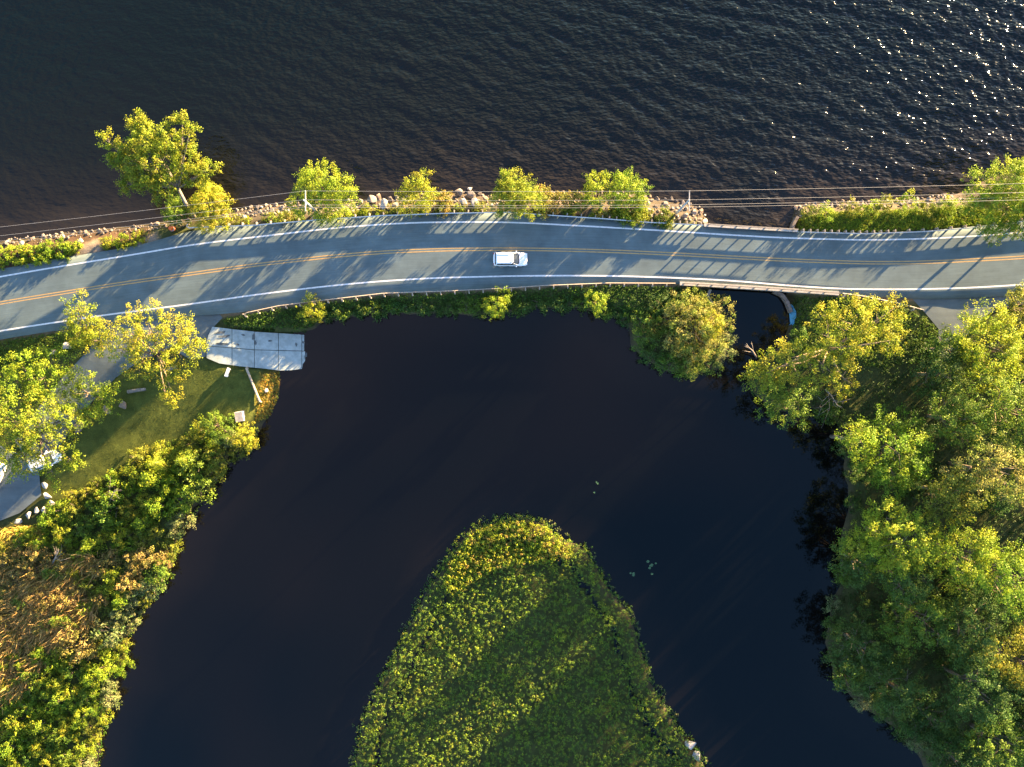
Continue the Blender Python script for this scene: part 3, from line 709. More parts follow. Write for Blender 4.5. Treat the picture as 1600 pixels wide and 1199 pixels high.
# ------------------------------------------------------------------ rocks
def rock_mesh(seed, flat=0.7):
    r = random.Random(seed); bm = bmesh.new()
    for _ in range(17):
        v = Vector((r.gauss(0, 1), r.gauss(0, 1), r.gauss(0, 1))).normalized() * r.uniform(0.85, 1.08)
        bm.verts.new((v.x * 0.5 * r.uniform(0.95, 1.1), v.y * 0.42, v.z * 0.5 * flat))
    res = bmesh.ops.convex_hull(bm, input=bm.verts[:]); bmesh.ops.delete(bm, geom=[g for g in res['geom_interior'] if isinstance(g, bmesh.types.BMVert)], context='VERTS')
    bmesh.ops.bevel(bm, geom=bm.edges[:], offset=0.03, segments=1, affect='EDGES')
    me = bpy.data.meshes.new('boulder'); bm.to_mesh(me); bm.free(); return me
ROCKS = {}
for mk in ('rock_a', 'rock_b', 'rock_c', 'rock_w'):
    ROCKS[mk] = []
    for s in range(6):
        me = rock_mesh(hash(mk) % 1000 * 0 + s * 7 + len(mk) + ord(mk[-1])); me.materials.append(M[mk]); ROCKS[mk].append(me)
def rock(px, py, size, mk, label, group, sink=0.55):
    x, y, _ = P(px, py, 0); z = max(gz(x, y), WL - 0.25) if px < 1075 or py < 1100 else WL + 0.1
    o = obj('boulder', random.choice(ROCKS[mk]), None, None, (x, y, z + size * 0.35 * (1 - sink)), (random.uniform(-.3, .3), random.uniform(-.3, .3), random.uniform(0, 6.28)))
    o.scale = (size * random.uniform(0.9, 1.2), size * random.uniform(0.85, 1.1), size * random.uniform(0.7, 0.95))
    return tag(o, label, 'boulder', group)
big = [(579,312,25,'rock_a'),(597,321,24,'rock_w'),(618,322,19,'rock_a'),(608,310,17,'rock_c'),(589,304,13,'rock_b'),(633,314,16,'rock_w'),(716,300,20,'rock_a'),(735,303,20,'rock_a'),(724,318,21,'rock_w'),(741,318,23,'rock_w'),(758,310,17,'rock_b'),(699,309,19,'rock_b'),(733,292,11,'rock_w'),(568,322,15,'rock_b'),(560,313,14,'rock_a'),(645,326,14,'rock_a')]
for (px, py, s, mk) in big: rock(px, py, s * S * 0.85, mk, f"big {dict(rock_a='grey', rock_b='tan', rock_c='dark', rock_w='pale')[mk]} boulder " + ('left of the small tree in the riprap' if px < 650 else 'right of the small tree in the riprap') + (', at the waterline' if py < 306 else ', near the guardrail' if py > 320 else ', mid slope'), 'big boulders of the lakeside riprap', 0.1)
def riprap(x0, x1, n, upf, lowf, smin, smax, label, group):
    pts = []
    for _ in range(n * 12):
        if len(pts) >= n: break
        x = random.uniform(x0, x1); y = random.uniform(upf(x), lowf(x)); s = random.uniform(smin, smax) ** 1.0
        if all((x-a)**2 + (y-b)**2 > (0.42*(s+c))**2 for a, b, c in pts) and all((x-a)**2 + (y-b)**2 > (0.4*(s+c))**2 for a, b, c, _ in big): pts.append((x, y, s))
    for (x, y, s) in pts: rock(x, y, s * S * 0.85, random.choice(['rock_a', 'rock_a', 'rock_a', 'rock_b', 'rock_c', 'rock_w']), label, group)
up = lambda x: np.interp(x, [330, 365, 400, 460, 560, 620, 720, 760, 860, 1000, 1030, 1090], [335, 325, 317, 315, 308, 304, 294, 300, 297, 297, 306, 318])
low = lambda x: np.interp(x, [330, 365, 400, 500, 600, 700, 800, 950, 1010, 1098], [342, 340, 336, 331, 328, 325, 324, 328, 338, 346])
riprap(345, 560, 60, up, low, 6, 13, 'small tan or grey rock in the riprap left of the boulders', 'riprap rocks west of the boulders')
riprap(560, 780, 46, up, low, 7, 14, 'smaller rock wedged between the big boulders of the lakeside riprap', 'riprap rocks among the boulders')
riprap(780, 1010, 40, up, low, 6, 13, 'rock in the riprap under the middle roadside shrubs', 'riprap rocks under the roadside shrubs')
riprap(1010, 1108, 46, lambda x: np.interp(x, [1010, 1060, 1090, 1108], [300, 308, 317, 335]), lambda x: np.interp(x, [1010, 1108], [338, 349]), 6, 15, 'rock in the riprap around the pole beside the bridge', 'riprap rocks west of the bridge')
riprap(1246, 1500, 62, lambda x: np.interp(x, [1246, 1300, 1400, 1500], [322, 311, 309, 299]), lambda x: np.interp(x, [1246, 1300, 1400, 1500], [340, 325, 324, 316]), 5, 12, 'rock in the riprap east of the bridge', 'riprap rocks east of the bridge')
riprap(0, 260, 16, lambda x: np.interp(x, [0, 260], [370, 345]), lambda x: np.interp(x, [0, 260], [379, 352]), 4, 10, 'flat pale stone at the left lake edge', 'stones on the left lake edge')
def gravel(name, label, x0, x1, n, upf, lowf, seed):
    r = np.random.default_rng(seed); base = [rock_mesh(900 + k) for k in range(5)]; VV = []; FF = []; off = 0
    for k in range(n):
        px = r.uniform(x0, x1); py = r.uniform(upf(px), lowf(px)); x, y, _ = P(px, py, 0); s_ = r.uniform(0.18, 0.62); me = base[k % 5]
        co = np.empty(len(me.vertices) * 3, dtype=np.float32); me.vertices.foreach_get('co', co); co = co.reshape(-1, 3) * s_ * r.uniform(0.7, 1.2, (1, 3))
        a = r.uniform(0, 6.28); R2 = np.array([[math.cos(a), -math.sin(a), 0], [math.sin(a), math.cos(a), 0], [0, 0, 1]])
        co = co @ R2.T + np.array([x, y, max(gz(x, y), WL - 0.1) + s_ * 0.08])
        VV += [tuple(c) for c in co]; FF += [tuple(i + off for i in p.vertices) for p in me.polygons]; off += len(co)
    me = bpy.data.meshes.new(name); me.from_pydata(VV, [], FF); me.update(); return tag(obj(name, me, M['rock_s']), label, kind='stuff')
gravel('riprap_rubble', 'small rubble between the rocks of the lakeside riprap', 340, 1105, 620, up, low, 31)
gravel('riprap_rubble', 'small rubble on the shore east of the bridge', 1246, 1510, 200, lambda x: np.interp(x, [1246, 1300, 1400, 1510], [320, 310, 308, 298]), lambda x: np.interp(x, [1246, 1300, 1400, 1510], [340, 325, 324, 314]), 32)
gravel('shore_rubble', 'small stones on the left lake shore', 0, 290, 130, lambda x: np.interp(x, [0, 290], [370, 340]), lambda x: np.interp(x, [0, 290], [384, 352]), 33)
rock(1243, 357, 1.0, 'rock_w', 'single pale boulder at the north east corner of the bridge', None)
rock(28, 380, 0.9, 'rock_w', 'pale boulder behind the left roadside hedge, near the edge of view', None)
rock(120, 377, 1.2, 'rock_w', 'pale boulder at the right end of the left roadside hedge', None)
for (px, py, s) in [(67,760,1.05),(71,776,1.15),(79,787,1.1),(66,798,1.0),(55,799,1.0),(42,806,1.05),(26,816,1.05)]:
    rock(px, py, s, 'rock_w', 'one of the white boulders lining the dark parking area', 'white boulders round the parking area', 0.1)
for (px, py, s, lab) in [(83,551,1.15,'white boulder on the left side of the verge above the driveway'),(106,543,1.6,'longer white boulder on the verge above the driveway'),(190,634,1.6,'tan boulder at the lawn edge, next to the logs'),(165,641,1.5,'tan boulder at the lawn edge, second from the logs'),(120,668,1.9,'large tan boulder at the lawn edge by the big left tree'),(102,671,1.1,'small tan boulder at the lawn edge by the big left tree')]:
    rock(px, py, s, 'rock_w' if py < 600 else 'rock_b', lab, None, 0.1)
rock(1080, 1168, 1.9, 'rock_w', 'long pale grey rock at the lower right edge of the pond island', None, 0)
rock(1092, 1186, 1.5, 'rock_w', 'smaller pale grey rock below the long one at the island edge', None, 0)
rock(413, 611, 0.75, 'rock_w', 'small white stone beside the lower end of the timber rail', None, 0)

# ------------------------------------------------------------------ foliage
def unit(n, r): v = r.normal(size=(n, 3)); return v / np.linalg.norm(v, axis=1, keepdims=True)
def leaf_mesh(name, C, N, L, tint, r, aspect=0.55):
    n = len(C); a = unit(n, r); t1 = np.cross(N, a); t1 /= np.linalg.norm(t1, axis=1, keepdims=True) + 1e-9
    t2 = np.cross(N, t1); L = np.asarray(L).reshape(-1, 1) * np.ones((n, 1)); w = L * aspect * r.uniform(0.7, 1.2, (n, 1))
    f = N * L * 0.22
    V = np.stack([C - t1 * L * 0.5 - f, C + t2 * w * 0.5 + f * 0.3, C + t1 * L * 0.5 - f, C - t2 * w * 0.5 + f * 0.3], 1).reshape(-1, 3)
    F = np.arange(4 * n).reshape(-1, 4)
    return np_mesh(name, V, F, tint=np.repeat(tint, 4, 0))
def tints(n, c, r, clump=None, spread=0.22):
    """leaf colours: c = list of base colours picked per clump"""
    c = np.asarray(c, float); k = len(c)
    if clump is None: clump = np.arange(n)
    m = clump.max() + 1
    cc = c[r.integers(0, k, m)] * r.uniform(0.8, 1.2, (m, 1)); t = cc[clump] * np.array([1.62, 1.86, 0.95])
    return t * r.uniform(1 - spread, 1 + spread, (n, 1)) * r.uniform(0.92, 1.08, (n, 3))
def crown_points(lobes, clump_r, per, r, cover=1.0, low=-0.45):
    C = []; N = []; K = []; kid = 0
    for (c, rad) in lobes:
        c = np.array(c); rad = np.array(rad); area = 4 * math.pi * ((rad[0]*rad[1])**1.6/3 + (rad[0]*rad[2])**1.6/3 + (rad[1]*rad[2])**1.6/3) ** (1/1.6)
        m = max(6, int(0.72 * cover * area / (3.14 * clump_r ** 2)))
        dirs = unit(m * 2, r); dirs = dirs[dirs[:, 2] > low][:m]
        cc = c + dirs * rad * r.uniform(0.55, 1.22, (len(dirs), 1))
        for q, dd in zip(cc, dirs):
            cr = clump_r * r.uniform(0.45, 1.25); n = max(6, int(1.15 * per * (cr / clump_r) ** 2 * r.uniform(0.7, 1.3)))
            u = unit(n, r); C.append(q + u * cr * r.uniform(0.25, 1.0, (n, 1)) ** 0.6 * np.array([1, 1, 0.7]) + (dd + 0.5 * unit(1, r)) * cr * r.uniform(-0.3, 1.5, (n, 1)) ** 1 * 0.75)
            N.append(u * 0.7 + dd * 0.35 + np.array([0, 0, 0.35]) + 0.55 * r.normal(size=(n, 3))); K += [kid] * n; kid += 1
    C = np.concatenate(C); N = np.concatenate(N); N /= np.linalg.norm(N, axis=1, keepdims=True)
    return C, N, np.array(K)
GREENS = {
 'gold':  [(0.155,0.150,0.020),(0.170,0.150,0.024),(0.125,0.140,0.018),(0.110,0.130,0.018)],
 'lime':  [(0.125,0.155,0.018),(0.100,0.140,0.018),(0.150,0.160,0.020),(0.085,0.120,0.018)],
 'mid':   [(0.070,0.105,0.020),(0.055,0.090,0.020),(0.090,0.115,0.020),(0.065,0.095,0.026)],
 'deep':  [(0.027,0.052,0.016),(0.022,0.044,0.015),(0.040,0.060,0.017),(0.032,0.050,0.018)],  # dark green, darkened further to paint the shade of the right wood
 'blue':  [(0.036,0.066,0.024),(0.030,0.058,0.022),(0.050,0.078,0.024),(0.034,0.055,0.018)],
 'tawny': [(0.17,0.115,0.045),(0.13,0.105,0.035),(0.10,0.100,0.026),(0.16,0.115,0.055),(0.085,0.095,0.022)],
 'olive': [(0.110,0.105,0.020),(0.090,0.095,0.020),(0.125,0.115,0.024),(0.075,0.085,0.020)],
 'straw': [(0.150,0.130,0.050),(0.115,0.118,0.034),(0.095,0.110,0.028),(0.165,0.135,0.070)],
 'pink':  [(0.20,0.125,0.080),(0.16,0.105,0.060),(0.12,0.095,0.040)],
 'grey':  [(0.10,0.105,0.075),(0.085,0.095,0.060),(0.13,0.12,0.09),(0.06,0.085,0.045)],
}
def auto_lobes(r_m, rz, r, n=6):
    out = [((0, 0, 0.15 * rz), (r_m * 0.62, r_m * 0.62, rz * 0.85))]
    a0 = r.uniform(0, 6.28)
    for i in range(n):
        a = a0 + 2 * math.pi * i / n + r.uniform(-0.35, 0.35); q = r_m * r.uniform(0.48, 0.82); s = r_m * r.uniform(0.24, 0.44)
        out.append(((q * math.cos(a), q * math.sin(a), rz * r.uniform(-0.55, 0.40)), (s, s, s * 0.8)))
    return out
def tree(name, label, lobes, base, palette, trunk_r=0.22, clump=0.62, per=46, leaf=0.30, cover=1.0, cat='tree', group=None, seed=1, bark='bark', lean=None):
    """lobes: [(world centre, (rx,ry,rz))]; base: world foot of the trunk"""
    r = np.random.default_rng(seed); b = np.array(base)
    o = empty(name, tuple(b)); tag(o, label, cat, group)
    loc = [(np.array(c) - b, np.array(rad)) for c, rad in lobes]
    C, N, K = crown_points(loc, clump, per, r, cover)
    me = leaf_mesh('crown', C, N, leaf * 0.8 * r.uniform(0.65, 1.4, len(C)), tints(len(C), GREENS[palette], r, K), r)
    obj('crown', me, M['leaf'], o)
    mb = MB(); zc = np.mean([c[2] for c, _ in loc]); cx, cy = np.mean([c[0] for c, _ in loc]), np.mean([c[1] for c, _ in loc])
    fork = Vector((cx * 0.45, cy * 0.45, max(0.4, zc * 0.5)))
    mb.tube([(0, 0, -0.3), (fork.x * 0.35, fork.y * 0.35, fork.z * 0.5), fork], [trunk_r * 1.25, trunk_r, trunk_r * 0.85], 8)
    for c, rad in loc:
        e = Vector(c) + Vector((0, 0, rad[2] * 0.35)); m = fork.lerp(e, 0.5) + Vector((r.normal() * 0.2, r.normal() * 0.2, 0.15 * rad[2]))
        mb.tube([fork, m, e], [trunk_r * 0.6, trunk_r * 0.36, trunk_r * 0.10], 6)
        for _ in range(4):
            s = m.lerp(e, r.uniform(0.2, 0.9)); u = unit(1, r)[0]; u[2] = abs(u[2]) * 0.5
            mb.tube([s, s + Vector(u * rad) * 0.85], [trunk_r * 0.18, trunk_r * 0.05], 5)
    mb.build('trunk', M[bark], o, True)
    return o
def px_lobes(spec):
    """(px, py, z, radius px[, flat]) in the photo -> world lobes"""
    out = []
    for s in spec:
        c = P(s[0], s[1], s[2]); r_ = s[3] * S * (H - s[2]) / H; f = s[4] if len(s) > 4 else 0.8
        out.append((c, (r_, r_, r_ * f)))
    return out
def simple_tree(label, px, py, rpx, h, palette, seed, name='broadleaf_tree', group=None, cat='tree', n=6, flat=0.75, **kw):
    r = np.random.default_rng(seed + 500); rm = rpx * S * 1.12; rz = rm * flat; zc = h - rz * 0.85
    c = P(px, py, zc); zb = max(gz(c[0], c[1]), WL)
    lb = [((c[0] + a[0], c[1] + a[1], max(zb + min(0.5, 0.5 * (h - zb)), c[2] + a[2]) if h > 0.6 else zb + 0.12 + 0.3 * max(0.0, h - zb) + 0.1 * a[2]), rad) for a, rad in auto_lobes(rm, rz, r, n)]
    if group in ('roadside shrubs', 'trees along the lakeside'): kw['cover'] = 1.5
    return tree(name, label, lb, (c[0], c[1], zb), palette, seed=seed, cat=cat, group=group, **kw)

# --- lakeside trees
tree('broadleaf_tree', 'tall leafy tree leaning out over the lake on the left',
     px_lobes([(240,258,5.0,34),(200,252,5.4,20),(182,236,5.6,14),(166,220,5.8,10),(228,222,6.4,24),(222,200,6.9,15),(224,183,7.2,9),(262,222,6.2,22),(276,200,6.6,14),(286,188,6.8,8),(298,205,6.4,9),(290,245,5.4,20),(252,290,4.2,22),(212,280,4.6,18),(200,290,4.4,10),(318,268,4.2,13),(302,278,4.0,15),(330,262,4.2,8)]),
     (*P(300,338,0)[:2], -0.6), 'gold', 0.26, 0.50, 52, 0.25, 1.75, seed=11, bark='dead', group='trees along the lakeside')
simple_tree('dense shrub by the road at the foot of the leaning tree', 330, 322, 34, 3.2, 'gold', 12, 'roadside_shrub', 'roadside shrubs', 'shrub', clump=0.42, leaf=0.22, trunk_r=0.08)
simple_tree('sparse dark shrub under the leaning tree trunk', 275, 333, 20, 1.8, 'mid', 13, 'roadside_shrub', 'roadside shrubs', 'shrub', clump=0.4, leaf=0.22, trunk_r=0.06)
tree('broadleaf_tree', 'rounded tree around the left utility pole',
     px_lobes([(500,282,4.2,26),(480,295,3.8,20),(528,298,3.8,22),(505,312,2.8,28),(545,308,3.0,12),(520,330,1.2,20),(470,322,1.6,16)]),
     (*P(505,318,0)[:2], -0.8), 'lime', 0.16, 0.45, 42, 0.22, 1.6, seed=14, group='trees along the lakeside')
simple_tree('small bushy tree among the big riprap boulders', 655, 304, 28, 3.6, 'gold', 15, 'broadleaf_tree', 'trees along the lakeside', clump=0.42, leaf=0.2, trunk_r=0.1)
simple_tree('low tawny shrub right of the small tree among the boulders', 690, 318, 17, 1.5, 'tawny', 16, 'roadside_shrub', 'roadside shrubs', 'shrub', clump=0.35, leaf=0.2, trunk_r=0.05)
tree('broadleaf_tree', 'feathery pale tree by the road above the white car',
     px_lobes([(803,295,3.8,24),(795,310,3.2,24),(815,315,2.8,24),(792,280,3.9,12),(830,318,2.0,18),(780,318,2.0,16)]), (*P(803,318,0)[:2], -0.8), 'gold', 0.12, 0.42, 44, 0.21, 1.7, seed=17, group='trees along the lakeside')
simple_tree('tawny shrub right of the feathery pale tree', 851, 315, 19, 1.7, 'tawny', 18, 'roadside_shrub', 'roadside shrubs', 'shrub', clump=0.35, leaf=0.2, trunk_r=0.05)
simple_tree('small dry shrub midway between the middle roadside trees', 876, 312, 13, 1.5, 'tawny', 19, 'roadside_shrub', 'roadside shrubs', 'shrub', clump=0.35, leaf=0.2, trunk_r=0.05)
simple_tree('olive shrub touching the left of the paired round trees', 902, 315, 15, 1.5, 'olive', 20, 'roadside_shrub', 'roadside shrubs', 'shrub', clump=0.35, leaf=0.2, trunk_r=0.05)
simple_tree('left one of the paired round yellow green trees', 936, 303, 25, 3.2, 'lime', 21, 'broadleaf_tree', 'trees along the lakeside', clump=0.4, leaf=0.21, trunk_r=0.1)
simple_tree('right one of the paired round yellow green trees', 982, 302, 28, 3.4, 'lime', 22, 'broadleaf_tree', 'trees along the lakeside', clump=0.4, leaf=0.21, trunk_r=0.1)
simple_tree('low shrub at the road edge below the paired round trees', 988, 332, 24, 1.4, 'gold', 23, 'roadside_shrub', 'roadside shrubs', 'shrub', clump=0.36, leaf=0.2, trunk_r=0.05, flat=0.5)
simple_tree('flat green shrub at the road edge left of the bridge pole', 1038, 343, 15, 0.9, 'olive', 24, 'roadside_shrub', 'roadside shrubs', 'shrub', clump=0.3, leaf=0.18, trunk_r=0.04, flat=0.5)
tree('broadleaf_tree', 'bright green tree overhanging the road at the right edge',
     px_lobes([(1535,300,5.0,30),(1575,290,5.8,34),(1615,290,5.8,40),(1560,325,4.2,34),(1600,335,4.0,36),(1550,355,3.4,20),(1552,372,3.0,9),(1520,310,4.2,18),(1650,320,5,40)]),
     (*P(1580,325,0)[:2], -0.5), 'lime', 0.22, 0.5, 44, 0.25, 1.4, seed=25, group='trees along the lakeside')
for i, (px, py, rp, h) in enumerate([(1262,335,12,.8),(1290,335,14,.9),(1330,328,14,1.1),(1358,325,12,1.2),(1382,320,13,1.3),(1418,318,14,1.3),(1450,330,15,1.0),(1480,325,16,1.3)]):
    simple_tree(['low shrub at the bridge end of the east verge','low shrub in the east verge, second from the bridge','low shrub in the east verge, third from the bridge','low shrub in the east verge, fourth from the bridge','low shrub in the east verge, fifth from the bridge','low shrub in the east verge, third from the overhanging tree','low shrub in the east verge, second from the overhanging tree','low shrub in the east verge nearest the overhanging tree'][i], px, py, rp, h, 'lime' if i % 2 else 'olive', 40 + i, 'roadside_shrub', 'low shrubs east of the bridge', 'shrub', clump=0.32, leaf=0.18, trunk_r=0.04, n=4)
for i, (px, py, rp) in enumerate([(8,402,17),(30,400,15),(52,398,16),(75,396,16),(98,393,14),(115,387,10)]):
    simple_tree(['bright hedge shrub cut by the left edge on the road verge','bright hedge shrub second from the left edge','bright hedge shrub third from the left edge','bright hedge shrub third from the sandy gap','bright hedge shrub second from the sandy gap','small bright hedge shrub beside the sandy gap'][i], px, py, rp, 0.25, 'lime', 60 + i, 'roadside_shrub', 'hedge shrubs on the left road verge', 'shrub', clump=0.30, leaf=0.2, trunk_r=0.04, n=5, flat=0.4)
for i, (px, py, rp) in enumerate([(170,382,9),(188,380,10),(205,376,11),(222,371,9)]):
    simple_tree(['tiny hedge shrub at the left end between the two sandy gaps','tiny hedge shrub second from the left between the sandy gaps','tiny hedge shrub third from the left between the sandy gaps','tiny hedge shrub nearest the orange drum'][i], px, py, rp, 0.15, 'gold', 70 + i, 'roadside_shrub', 'small hedge shrubs left of the leaning tree', 'shrub', clump=0.3, leaf=0.18, trunk_r=0.03, n=4, flat=0.6)
for i in range(44):
    px = random.uniform(365, 1015); py = curve_at(N_EDGE, px) - random.uniform(5, 10)
    simple_tree('low weed clump along the lakeside guardrail, ' + ('left of the left utility pole' if px < 500 else 'between left pole and boulder tree' if px < 655 else 'near the feathery tree' if px < 830 else 'near the paired round trees'), px, py, random.uniform(6, 10), random.uniform(0.0, 0.28), random.choice(['gold', 'olive', 'lime', 'straw']), 600 + i, 'weed_clump', 'weed clumps along the lakeside guardrail', 'weeds', clump=0.28, leaf=0.17, trunk_r=0.02, n=3, flat=0.5, per=24)

# --- pond side of the road
simple_tree('yellow green shrub at the pond corner above the boat ramp', 490, 486, 19, 2.0, 'gold', 120, 'bank_shrub', 'shrubs on the pond bank', 'shrub', clump=0.36, leaf=0.2, trunk_r=0.06)
simple_tree('bright yellow green shrub on the pond bank below the car', 777, 477, 20, 2.4, 'lime', 121, 'bank_shrub', 'shrubs on the pond bank', 'shrub', clump=0.36, leaf=0.2, trunk_r=0.06)
simple_tree('upright bright shrub on the pond bank left of the peninsula', 932, 473, 15, 2.6, 'lime', 122, 'bank_shrub', 'shrubs on the pond bank', 'shrub', clump=0.34, leaf=0.19, trunk_r=0.06)
simple_tree('big straw coloured domed shrub on the peninsula by the channel', 1085, 517, 54, 3.4, 'straw', 123, 'domed_shrub', None, 'shrub', clump=0.45, leaf=0.24, trunk_r=0.12, n=8, flat=0.55)
simple_tree('yellow green shrub nested in the straw dome', 1110, 505, 20, 3.7, 'gold', 124, 'bank_shrub', 'shrubs on the pond bank', 'shrub', clump=0.36, leaf=0.2, trunk_r=0.06)
CWORD = {'deep': 'dark green', 'mid': 'mid green', 'blue': 'cool green', 'grey': 'greyish', 'tawny': 'tawny'}
for i in range(34):
    px = 505 + 480 * (i + random.uniform(0.1, 0.9)) / 34; pal_ = random.choice(['deep', 'mid', 'blue'])
    zone_ = 'right of the boat ramp' if px < 575 else 'left of the car' if px < 740 else 'below the car' if px < 850 else 'left of the upright bright shrub' if px < 925 else 'left of the peninsula'; py = np.interp(px, [505,575,640,700,800,870,935,985], [497,486,487,486,483,477,484,505]) - random.uniform(-2, 8)
    simple_tree(f'low {CWORD[pal_]} shrub on the pond waterline, {zone_}', px, py, random.uniform(7, 13), random.uniform(-0.7, 0.1), pal_, 140 + i, 'bank_shrub', 'low shrubs on the pond waterline', 'shrub', clump=0.36, leaf=0.2, trunk_r=0.04, n=4, flat=0.6, per=30)
for i, (px, py, rp, h, pal) in enumerate([(1000,500,20,.4,'mid'),(1010,530,20,.6,'mid'),(1020,555,20,.5,'blue'),(1045,570,20,.7,'mid'),(1075,575,20,.9,'mid'),(1105,570,18,.9,'blue'),(1128,555,16,.8,'grey'),(1136,530,14,.6,'grey'),(1040,500,22,.8,'mid'),(1060,475,20,.6,'deep'),(1030,475,20,.5,'deep'),(1095,470,16,.5,'deep'),(1122,500,14,.4,'grey'),(1015,515,14,.8,'tawny')]):
    side_ = 'road' if py < 485 else 'channel' if px > 1115 else 'pond' if py > 545 else 'ramp'
    simple_tree(f'low {CWORD[pal]} shrub on the {side_} side of the straw dome on the peninsula', px, py, rp, h, pal, 180 + i, 'bank_shrub', 'shrubs skirting the peninsula', 'shrub', clump=0.38, leaf=0.21, trunk_r=0.05, n=5, flat=0.6, per=32)

# --- left bank trees
def T(label, px, py, rp, h, pal, seed, **kw): return simple_tree(label, px, py, rp, h, pal, seed, 'broadleaf_tree', kw.pop('group', None), **kw)
tree('broadleaf_tree', 'slim yellow green tree reaching over the road edge above the driveway', px_lobes([(122,478,8.2,16),(125,500,7.4,22),(140,520,6.6,24),(120,520,6.4,18),(150,530,6,20),(128,536,5.4,16)]), (*P(150,535,0)[:2], -0.5), 'gold', 0.2, 0.48, 42, 0.25, 1.1, seed=201, group='trees on the left bank')
tree('broadleaf_tree', 'wide sunlit tree between the driveway and the boat ramp', px_lobes([(200,515,8,28),(235,510,8.4,32),(275,525,7.6,30),(240,550,7.4,34),(290,548,6.6,22),(185,545,7,24),(265,580,6,20),(268,608,5,18),(262,625,4.4,12),(215,575,6,20),(300,530,6.4,18)]), (*P(245,555,0)[:2], -0.6), 'gold', 0.28, 0.5, 40, 0.25, 0.95, seed=202, group='trees on the left bank')
tree('broadleaf_tree', 'pair of leafy crowns over the driveway at the far left', px_lobes([(40,575,8,30),(75,590,7.6,30),(60,610,7.2,28),(20,600,7.6,26),(90,565,6.8,18)]), (*P(60,590,0)[:2], -0.6), 'lime', 0.24, 0.5, 42, 0.25, 1.0, seed=203, group='trees on the left bank')
tree('broadleaf_tree', 'smaller leafy tree between driveway and lawn', px_lobes([(125,595,5.6,22),(135,622,5.2,28),(165,625,4.6,24),(110,620,5.2,18)]), (*P(140,615,0)[:2], -0.6), 'lime', 0.16, 0.46, 42, 0.24, 1.0, seed=204, group='trees on the left bank')
tree('broadleaf_tree', 'largest sunlit tree on the left edge above the parked cars', px_lobes([(30,650,10,38),(75,650,9.2,34),(20,690,9.4,36),(70,690,8.6,36),(110,655,7.8,26),(105,710,7.2,20),(115,720,6.8,14),(-15,640,10,40),(40,722,7.4,26),(85,740,6,14),(130,648,7,14),(15,725,7,20)]), (*P(50,680,0)[:2], -0.8), 'gold', 0.34, 0.55, 42, 0.27, 0.95, seed=205, group='trees on the left bank')
T('leafy tree cut by the left edge beside the lawn', -60, 600, 60, 9, 'lime', 206, group='trees on the left bank')
T('yellow green waterside bush tree at the tip of the lawn', 381, 684, 21, 2.6, 'gold', 207, clump=0.38, leaf=0.21, trunk_r=0.07, group='trees on the left bank')
T('green bush tree between the cabinet and the thicket', 338, 664, 22, 2.4, 'mid', 208, clump=0.38, leaf=0.21, trunk_r=0.07, group='trees on the left bank')
def conifer(label, px, py, rp, h, pal, seed):
    r = np.random.default_rng(seed); x, y, _ = P(px, py, 0.5); zb = gz(x, y); o = empty('conifer_tree', (x, y, zb)); tag(o, label, 'tree', 'small conifers by the lawn')
    hh = h - zb; rm = rp * S; C = []; N = []; K = []; k = 0
    for j in range(15):
        t = j / 15; R_ = rm * (1 - t) ** 0.9; nb = max(4, int(13 * (1 - t)))
        for i in range(nb):
            a = r.uniform(0, 6.28); m = 26
            s = r.uniform(0.15, 1, m); sp = r.normal(size=(m, 3)) * 0.10
            C.append(np.stack([np.cos(a) * R_ * s, np.sin(a) * R_ * s, hh * (0.12 + 0.86 * t) - 0.28 * R_ * s], 1) + sp); N.append(r.normal(size=(m, 3)) * 0.6 + np.array([np.cos(a), np.sin(a), 0.8])); K += [k] * m; k += 1
    C = np.concatenate(C); N = np.concatenate(N); N /= np.linalg.norm(N, axis=1, keepdims=True)
    obj('crown', leaf_mesh('crown', C, N, 0.2 * r.uniform(0.7, 1.3, len(C)), tints(len(C), GREENS[pal], r, np.array(K)), r, 0.35), M['leaf'], o)
    MB().tube([(0, 0, -0.2), (0, 0, hh * 0.6), (0, 0, hh)], [0.11, 0.07, 0.015], 7).build('trunk', M['dead'], o, True)
conifer('pointed golden conifer nearest the pond below the lawn', 296, 716, 23, 5.2, 'gold', 220)
conifer('broader golden conifer left of the pointed one below the lawn', 252, 722, 26, 4.6, 'gold', 221)

# --- thicket below the lawn: many bushes, a few shapes copied
def bush_variant(pal, seed, rm=1.5, flat=0.8):
    r = np.random.default_rng(seed); lb = [((a[0], a[1], a[2] + rm * flat * 0.7), rad) for a, rad in auto_lobes(rm, rm * flat, r, 5)]
    C, N, K = crown_points(lb, 0.38, 30, r, 1.0)
    me = leaf_mesh('crown', C, N, 0.18 * r.uniform(0.7, 1.35, len(C)), tints(len(C), GREENS[pal], r, K), r); me.materials.append(M['leaf'])
    mb = MB()
    for _ in range(6):
        u = unit(1, r)[0] * rm * 0.7; mb.tube([(0, 0, -0.3), (u[0] * 0.4, u[1] * 0.4, 0.5), (u[0], u[1], rm * flat * r.uniform(0.7, 1.3))], [0.06, 0.04, 0.012], 5)
    tm_ = mb.mesh('stem', True); tm_.materials.append(M['bark'])
    return me, tm_
BUSH = {}
for i, pal in enumerate(['gold', 'lime', 'mid', 'deep', 'blue', 'tawny', 'olive', 'grey', 'pink']): BUSH[pal] = [bush_variant(pal, 300 + 5 * i + j) for j in range(3)]
